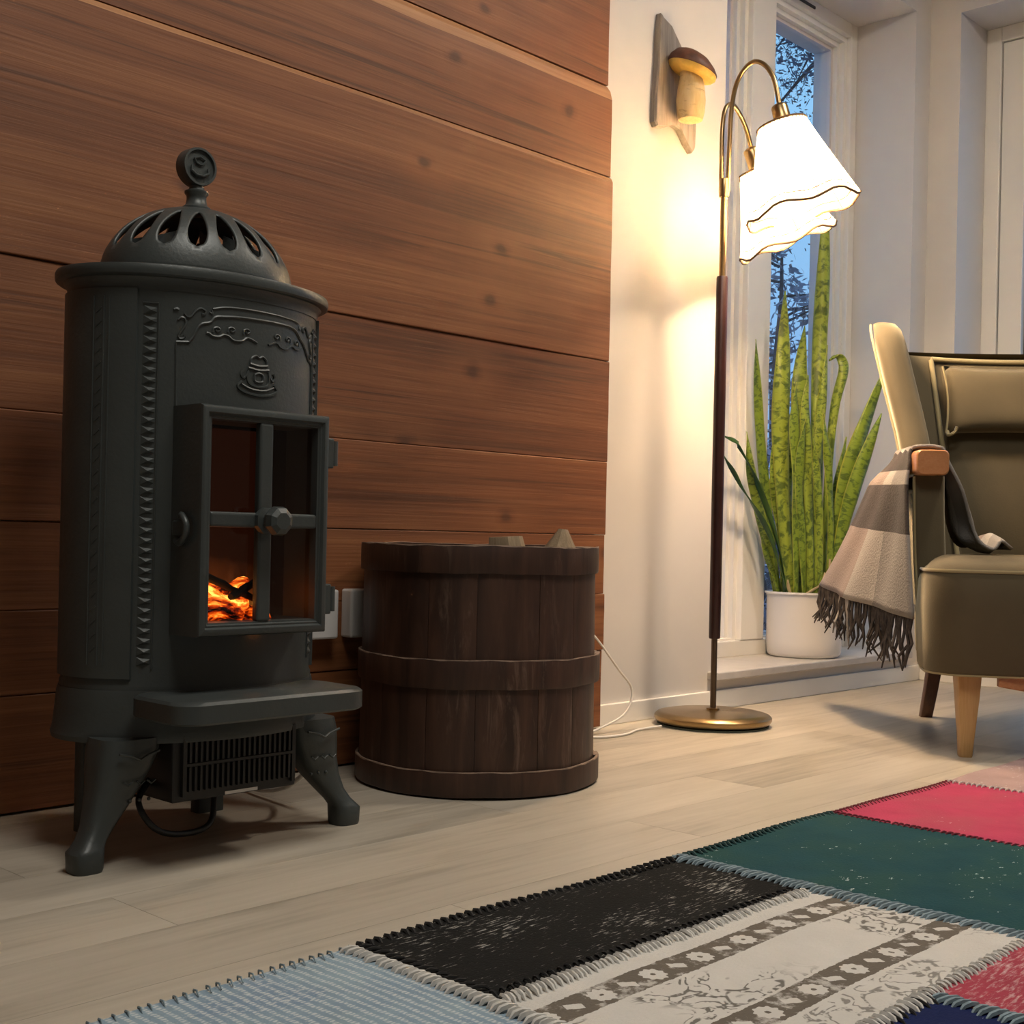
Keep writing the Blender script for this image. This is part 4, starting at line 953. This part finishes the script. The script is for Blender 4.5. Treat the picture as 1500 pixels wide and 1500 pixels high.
# head cushion with knotted corners
secs = []; n = 13
g = MB(); rows_ = []
for side in (1, -1):
    rows_ = []
    for i in range(n):
        v = i / (n - 1); row = []
        for j in range(n + 6):
            u = j / (n + 5)
            b = (max(0, 1 - abs(2 * u - 1) ** 5) * max(0, 1 - abs(2 * v - 1) ** 4)) ** .55
            pin = .012 * (abs(2 * v - 1) ** 2) * 0 + .010 * (1 - (2 * u - 1) ** 2) * abs(2 * v - 1)
            y = -.178 + .356 * u; z = .735 + .180 * v
            y *= 1 - .05 * (1 - (2 * v - 1) ** 2) * abs(2 * u - 1)
            row.append((back_x(z) + .030 + side * .036 * b - .012 * (1 - (2 * u - 1) ** 2), y + .0, z + (-pin if v > .5 else pin) * .6))
        rows_.append(row)
    g.grid(rows_, uv=False)
hp = g.build('head_cushion', 'velvet', CH, smooth=180)
bm = bmesh.new(); bm.from_mesh(hp.data); bmesh.ops.remove_doubles(bm, verts=bm.verts, dist=.0006); bmesh.ops.recalc_face_normals(bm, faces=bm.faces); bm.to_mesh(hp.data); bm.free()
for y in (-.172, .172): MB().tube(cat_path([(back_x(.737) + .028, y, .742), (back_x(.73) + .040, y * 1.02, .730), (back_x(.73) + .044, y * .93, .738), (back_x(.74) + .05, y * .90, .752)], 14), .0042, 6).build('cushion_knot', 'piping', hp, smooth=60)
MB().tube([(back_x(.735 + .18 * k / 12) + .030, -.178 * (1 - .05 * (1 - (2 * k / 12 - 1) ** 2)), .737 + .176 * k / 12) for k in range(13)], .003, 6).build('cushion_piping', 'piping', hp, smooth=60)

# ------------------------------------------------------------------ wool throw over the right arm
TH = thing('throw_blanket', (3.03, 1.14, 0), 'checked brown and grey wool throw with dark fringe over the armrest', 'blanket', rz=R(218))
def sm(t): t = max(0, min(1, t)); return t * t * (3 - 2 * t)
def outer(u, v):
    """u across (0 back .. 1 front), v down from the arm top"""
    xl = -.075 - .385 * v ** .9; xr = .105 + .115 * v ** .8
    x = xl + (xr - xl) * u
    zb = .335 - .048 * u; z = .655 + (zb - .655) * v
    y = -.346 - (.010 + .022 * (1 - u)) * sm(v * 5) - (.002 + .030 * (1 - u)) * v + .006 * math.sin(u * 9 + 1) * v + .006 * math.sin(u * 17 + v * 3) * v - .016 * math.sin(math.pi * u) * v
    y -= .055 * (1 - u) * v ** 1.5
    return (x, y, z)
def path_over(u):
    pts = []
    for k in range(25):
        v = 1 - k / 24; pts.append(outer(u, v))
    x0 = outer(u, 0)[0]
    for k in range(1, 9):           # over the top of the wooden rest
        a_ = math.pi * k / 8
        pts.append((x0 * (1 - .1 * k / 8), -.307 - .038 * math.cos(a_), .664 + .008 * math.sin(a_) + .004 * math.sin(u * 20)))
    xb = .07 - .20 * (1 - u)
    inn = [(x0 * .9, -.256, .635), (x0 * .85, -.232 + .008 * math.sin(u * 8), .575), (xb, -.206 + .014 * math.sin(u * 9), .505), (xb, -.188 + .014 * math.sin(u * 7), .46), (xb - .01, -.160 + .015 * u, .447 + .012 * math.sin(u * 6)), (xb - .02, -.125, .462 + .016 * math.sin(math.pi * u)), (xb - .03, -.098, .444)]
    pts += [tuple(q) for q in cat_path([pts[-1]] + inn, 22)[1:]]
    return pts
N_ = 34; cols_ = [path_over(j / (N_ - 1)) for j in range(N_)]
rows_ = [[cols_[j][i] for j in range(N_)] for i in range(len(cols_[0]))]
g = MB().grid(rows_)
for i in range(len(rows_)):
    for j in range(N_):     # v runs from the arm (0) down to the outer hem (1)
        g.uv[i * N_ + j] = (j / (N_ - 1), (1 - i / 24) if i <= 24 else .14)
g.build('wool_cloth', 'throw', TH, smooth=180, solid=.007, off=0)
rl = random.Random(11); gd = MB(); gl = MB()
for k in range(58):
    u = (k + .5) / 58; p = Vector(outer(u, 1)); L_ = .075 + .035 * rl.random() + .02 * u
    pts = [p + Vector((rl.uniform(-.004, .004) * q, rl.uniform(-.005, .003) * q, -L_ * q / 4)) for q in range(5)]
    (gl if k in (21, 22, 27, 28) else gd).tube(pts, [.0036, .004, .0038, .0034, .0015], 5)
stuff(gd.build('fringe', 'fringe', TH, smooth=60)); stuff(gl.build('pale_fringe', plain('pale_wool_fringe', (.34, .31, .28), .95), TH, smooth=60))

# ------------------------------------------------------------------ patchwork rug
RG = thing('patchwork_rug', (0, 0, 0), 'patchwork rug of worn overdyed patches joined by coarse blanket stitches', 'rug')
rl = random.Random(21)
def patch(x0, x1, y0, y1, mat, oe=False):
    cx, cy_ = (x0 + x1) / 2, (y0 + y1) / 2; nx = max(4, int((x1 - x0) / .045)); ny = max(4, int((y1 - y0) / .045)); h = .0085
    g = MB(); rows_ = []
    def H(x, y): return h + .0012 * math.sin(x * 9 + y * 4) + .0009 * math.sin(x * 21 - y * 17)
    def D(x, y): return (.004 * math.sin(x * 7.3 + 1) + .002 * math.sin(x * 19) if abs(y - 1.055) < .004 else 0)
    vs = [(x0 + (x1 - x0) * i / nx, y0 + (y1 - y0) * j / ny) for j in range(ny + 1) for i in range(nx + 1)]
    rows_ = [[(x0 + (x1 - x0) * i / nx - cx, y0 + (y1 - y0) * j / ny + D(x0 + (x1 - x0) * i / nx, y0 + (y1 - y0) * j / ny) - cy_, H(x0 + (x1 - x0) * i / nx, y0 + (y1 - y0) * j / ny)) for i in range(nx + 1)] for j in range(ny + 1)]
    g.grid(rows_, uv=False)
    edge = rows_[0] + [r[-1] for r in rows_[1:]] + list(reversed(rows_[-1][:-1])) + [r[0] for r in reversed(rows_[1:-1])]
    n = len(edge); g.add(edge + [(p[0], p[1], .001) for p in edge], [(i, i + n, (i + 1) % n + n, (i + 1) % n) for i in range(n)])
    o = g.build('rug_patch', mat, RG, smooth=30, fix=False); o.location = (cx, cy_, 0); return o
XA, XB, XC, XD, XE = .885, 1.460, 1.890, 2.315, 2.80
patch(-.05, XA, .60, 1.055, 'rug_blue'); patch(XA, XB, .845, 1.055, 'rug_black'); patch(XA, XB, .560, .845, 'rug_beige')
patch(XB, XC, .46, 1.055, 'rug_teal'); patch(XC, XD, .62, 1.055, 'rug_pink'); patch(XD, XE, .62, 1.055, 'rug_mauve')
patch(.76, 1.200, .16, .560, 'rug_navy'); patch(1.200, XB, .16, .560, 'rug_rose'); patch(-.05, .76, .16, .60, 'rug_grey')
patch(XB, XC, .16, .46, 'rug_black'); patch(XC, XE, .16, .62, 'rug_blue')
def seam(p, q, mat, w=.030, sp=.0105, th=.0028, jit=.25, slant=.35, side=0):
    p = Vector(p); q = Vector(q); L_ = (q - p).length; d = (q - p) / L_; nrm = Vector((-d.y, d.x, 0)); g = MB()
    n = int(L_ / sp)
    for k in range(n):
        c = p + d * ((k + .5) * sp + rl.uniform(-.002, .002)) + nrm * side; hw = w * .5 * rl.uniform(1 - jit, 1 + jit)
        a_ = c - nrm * hw - d * (slant * hw); b_ = c + nrm * hw + d * (slant * hw)
        g.tube([a_ + zz * .006, a_ + (b_ - a_) * .2 + zz * .0105, (a_ + b_) / 2 + zz * .0118, a_ + (b_ - a_) * .8 + zz * .0105, b_ + zz * .006], [th * .5, th, th * 1.1, th, th * .45], 5)
    return stuff(g.build('seam_stitching', mat, RG, smooth=60))
seam((XB, 1.05, 0), (XB, .17, 0), 'st_blue', .034, .0085, .0026)
seam((XA, .845, 0), (XB - .015, .845, 0), 'st_white', .026, .0075, .0022, side=-.008)
seam((XA, .853, 0), (XB - .015, .853, 0), 'st_black', .020, .0120, .0014)
seam((XA, 1.05, 0), (XA, .86, 0), 'st_black', .026, .0130, .0018, side=.004); seam((XA, 1.05, 0), (XA, .62, 0), 'st_white', .022, .0085, .0032, side=-.012)
seam((XC, 1.05, 0), (XC, .62, 0), 'st_red', .018, .010, .0015); seam((XD, 1.05, 0), (XD, .62, 0), 'st_white', .014, .011, .0016, side=-.006)
seam((.76, .560, 0), (1.2, .560, 0), 'st_white', .026, .010, .0028); seam((.76, .556, 0), (1.2, .556, 0), 'st_black', .03, .014, .0017)
seam((1.2, .562, 0), (XB - .015, .562, 0), 'st_white', .020, .0095, .0020); seam((1.2, .555, 0), (1.2, .17, 0), 'st_blue', .032, .0085, .0026)
def overcast(x0, x1, mat, th=.0032): 
    g = MB(); n = int((x1 - x0) / .0125)
    for k in range(n):
        x = x0 + (k + .5) * (x1 - x0) / n + rl.uniform(-.002, .002); y = 1.055 + .004 * math.sin(x * 7.3 + 1) + .002 * math.sin(x * 19)
        g.tube([(x - .004, y - .014, .0085), (x - .001, y - .006, .0115), (x + .002, y + .004, .009), (x + .004, y + .007, .002)], [th * .6, th, th, th * .6], 5)
    stuff(g.build('edge_stitching', mat, RG, smooth=60))
overcast(-.05, XA, 'st_blue', .0011); overcast(XA, XB, 'st_black', .0026); overcast(XB, XC, 'st_teal', .0026); overcast(XC, XD, 'st_red', .0013)

# ------------------------------------------------------------------ outdoors at dusk
struct(MB().box(-14, 40, WY + .40, 45, -.62, -.50).build('ground', 'snow'))
struct(MB().box(WX + .32, 40, -20, WY + .40, -.62, -.50).build('ground_right', 'snow'))
struct(MB().box(1.6, 5.2, WY + .42, 4.1, -.16, -.10).build('floor_terrace', 'deck'))
def tree(name, loc, h, r, lab, cat, n, seed, trunk=.10, base=.15, mat='needles', leaf=.07, hang=0):
    rr = random.Random(seed); t = thing(name, loc, lab, cat)
    MB().tube([(0.03 * math.sin(k), .03 * math.cos(k * 1.3), h * k / 8) for k in range(9)], [trunk * (1 - .8 * k / 8) for k in range(9)], 9).build('trunk', 'bark', t, smooth=60)
    gb = MB(); gf = MB()
    nb = 30 if n > 500 else 16
    for b in range(nb):
        z = h * (base + (1 - base) * (b + rr.random()) / nb); L_ = r * (.35 + .65 * (1 - (z / h - base) / (1 - base + .05))) * rr.uniform(.7, 1.15); a_ = rr.uniform(0, 6.28); dz = rr.uniform(-.1, .35) - hang
        d = Vector((math.cos(a_), math.sin(a_), dz)); q = Vector((0, 0, z))
        pts = [q + d * L_ * k / 5 + Vector((0, 0, -hang * .3 * (k / 5) ** 2 * L_)) for k in range(6)]
        gb.tube(pts, [trunk * .22 * (1 - .85 * k / 5) for k in range(6)], 5)
        for m in range(n // nb):
            f = rr.uniform(.25, 1.05); c = pts[0].lerp(pts[-1], f) + Vector((rr.gauss(0, .16), rr.gauss(0, .16), rr.gauss(0, .12))) * r * .45
            s_ = leaf * rr.uniform(.5, 1.3); v1 = Vector((rr.gauss(0, 1), rr.gauss(0, 1), rr.gauss(0, 1))).normalized(); v2 = v1.orthogonal().normalized()
            gf.add([c - v1 * s_, c + v2 * s_ * .45, c + v1 * s_, c - v2 * s_ * .45], [(0, 1, 2, 3)])
    stuff(gb.build('branches', 'bark', t)); stuff(gf.build('foliage', mat, t, fix=False)); return t
tree('pine_tree', (10.0, 5.75, -.5), 7.4, 1.8, 'tall dark pine behind the window panes, its boughs high in the sky', 'tree', 9000, 4, .11, .50, 'needles', .034, .25)
tree('birch_tree', (13.5, 8.4, -.5), 4.4, 2.0, 'bare frosty birch in the far garden behind the snake plant', 'tree', 2600, 8, .09, .25, 'twigs', .07)
tree('spruce_tree', (9.3, 7.0, -.5), 3.0, 1.0, 'short dark spruce in the garden left of the birch', 'tree', 9000, 9, .10, .05, 'needles', .035, .3)
tree('garden_shrub', (6.9, 4.35, -.5), 1.5, .75, 'low frosty shrub just outside the window behind the potted plant', 'shrub', 2000, 12, .035, .08, 'twigs', .045)
tree('garden_shrub', (7.6, 5.15, -.5), 1.3, .7, 'dark low shrub outside behind the floor lamp sleeve', 'shrub', 1600, 13, .035, .08, 'needles', .045)
tree('fir_tree', (11.0, 4.3, -.5), 2.9, 1.3, 'dark fir seen through the right hand window above the armchair', 'tree', 2400, 15, .12, .05, 'needles', .10, .25)
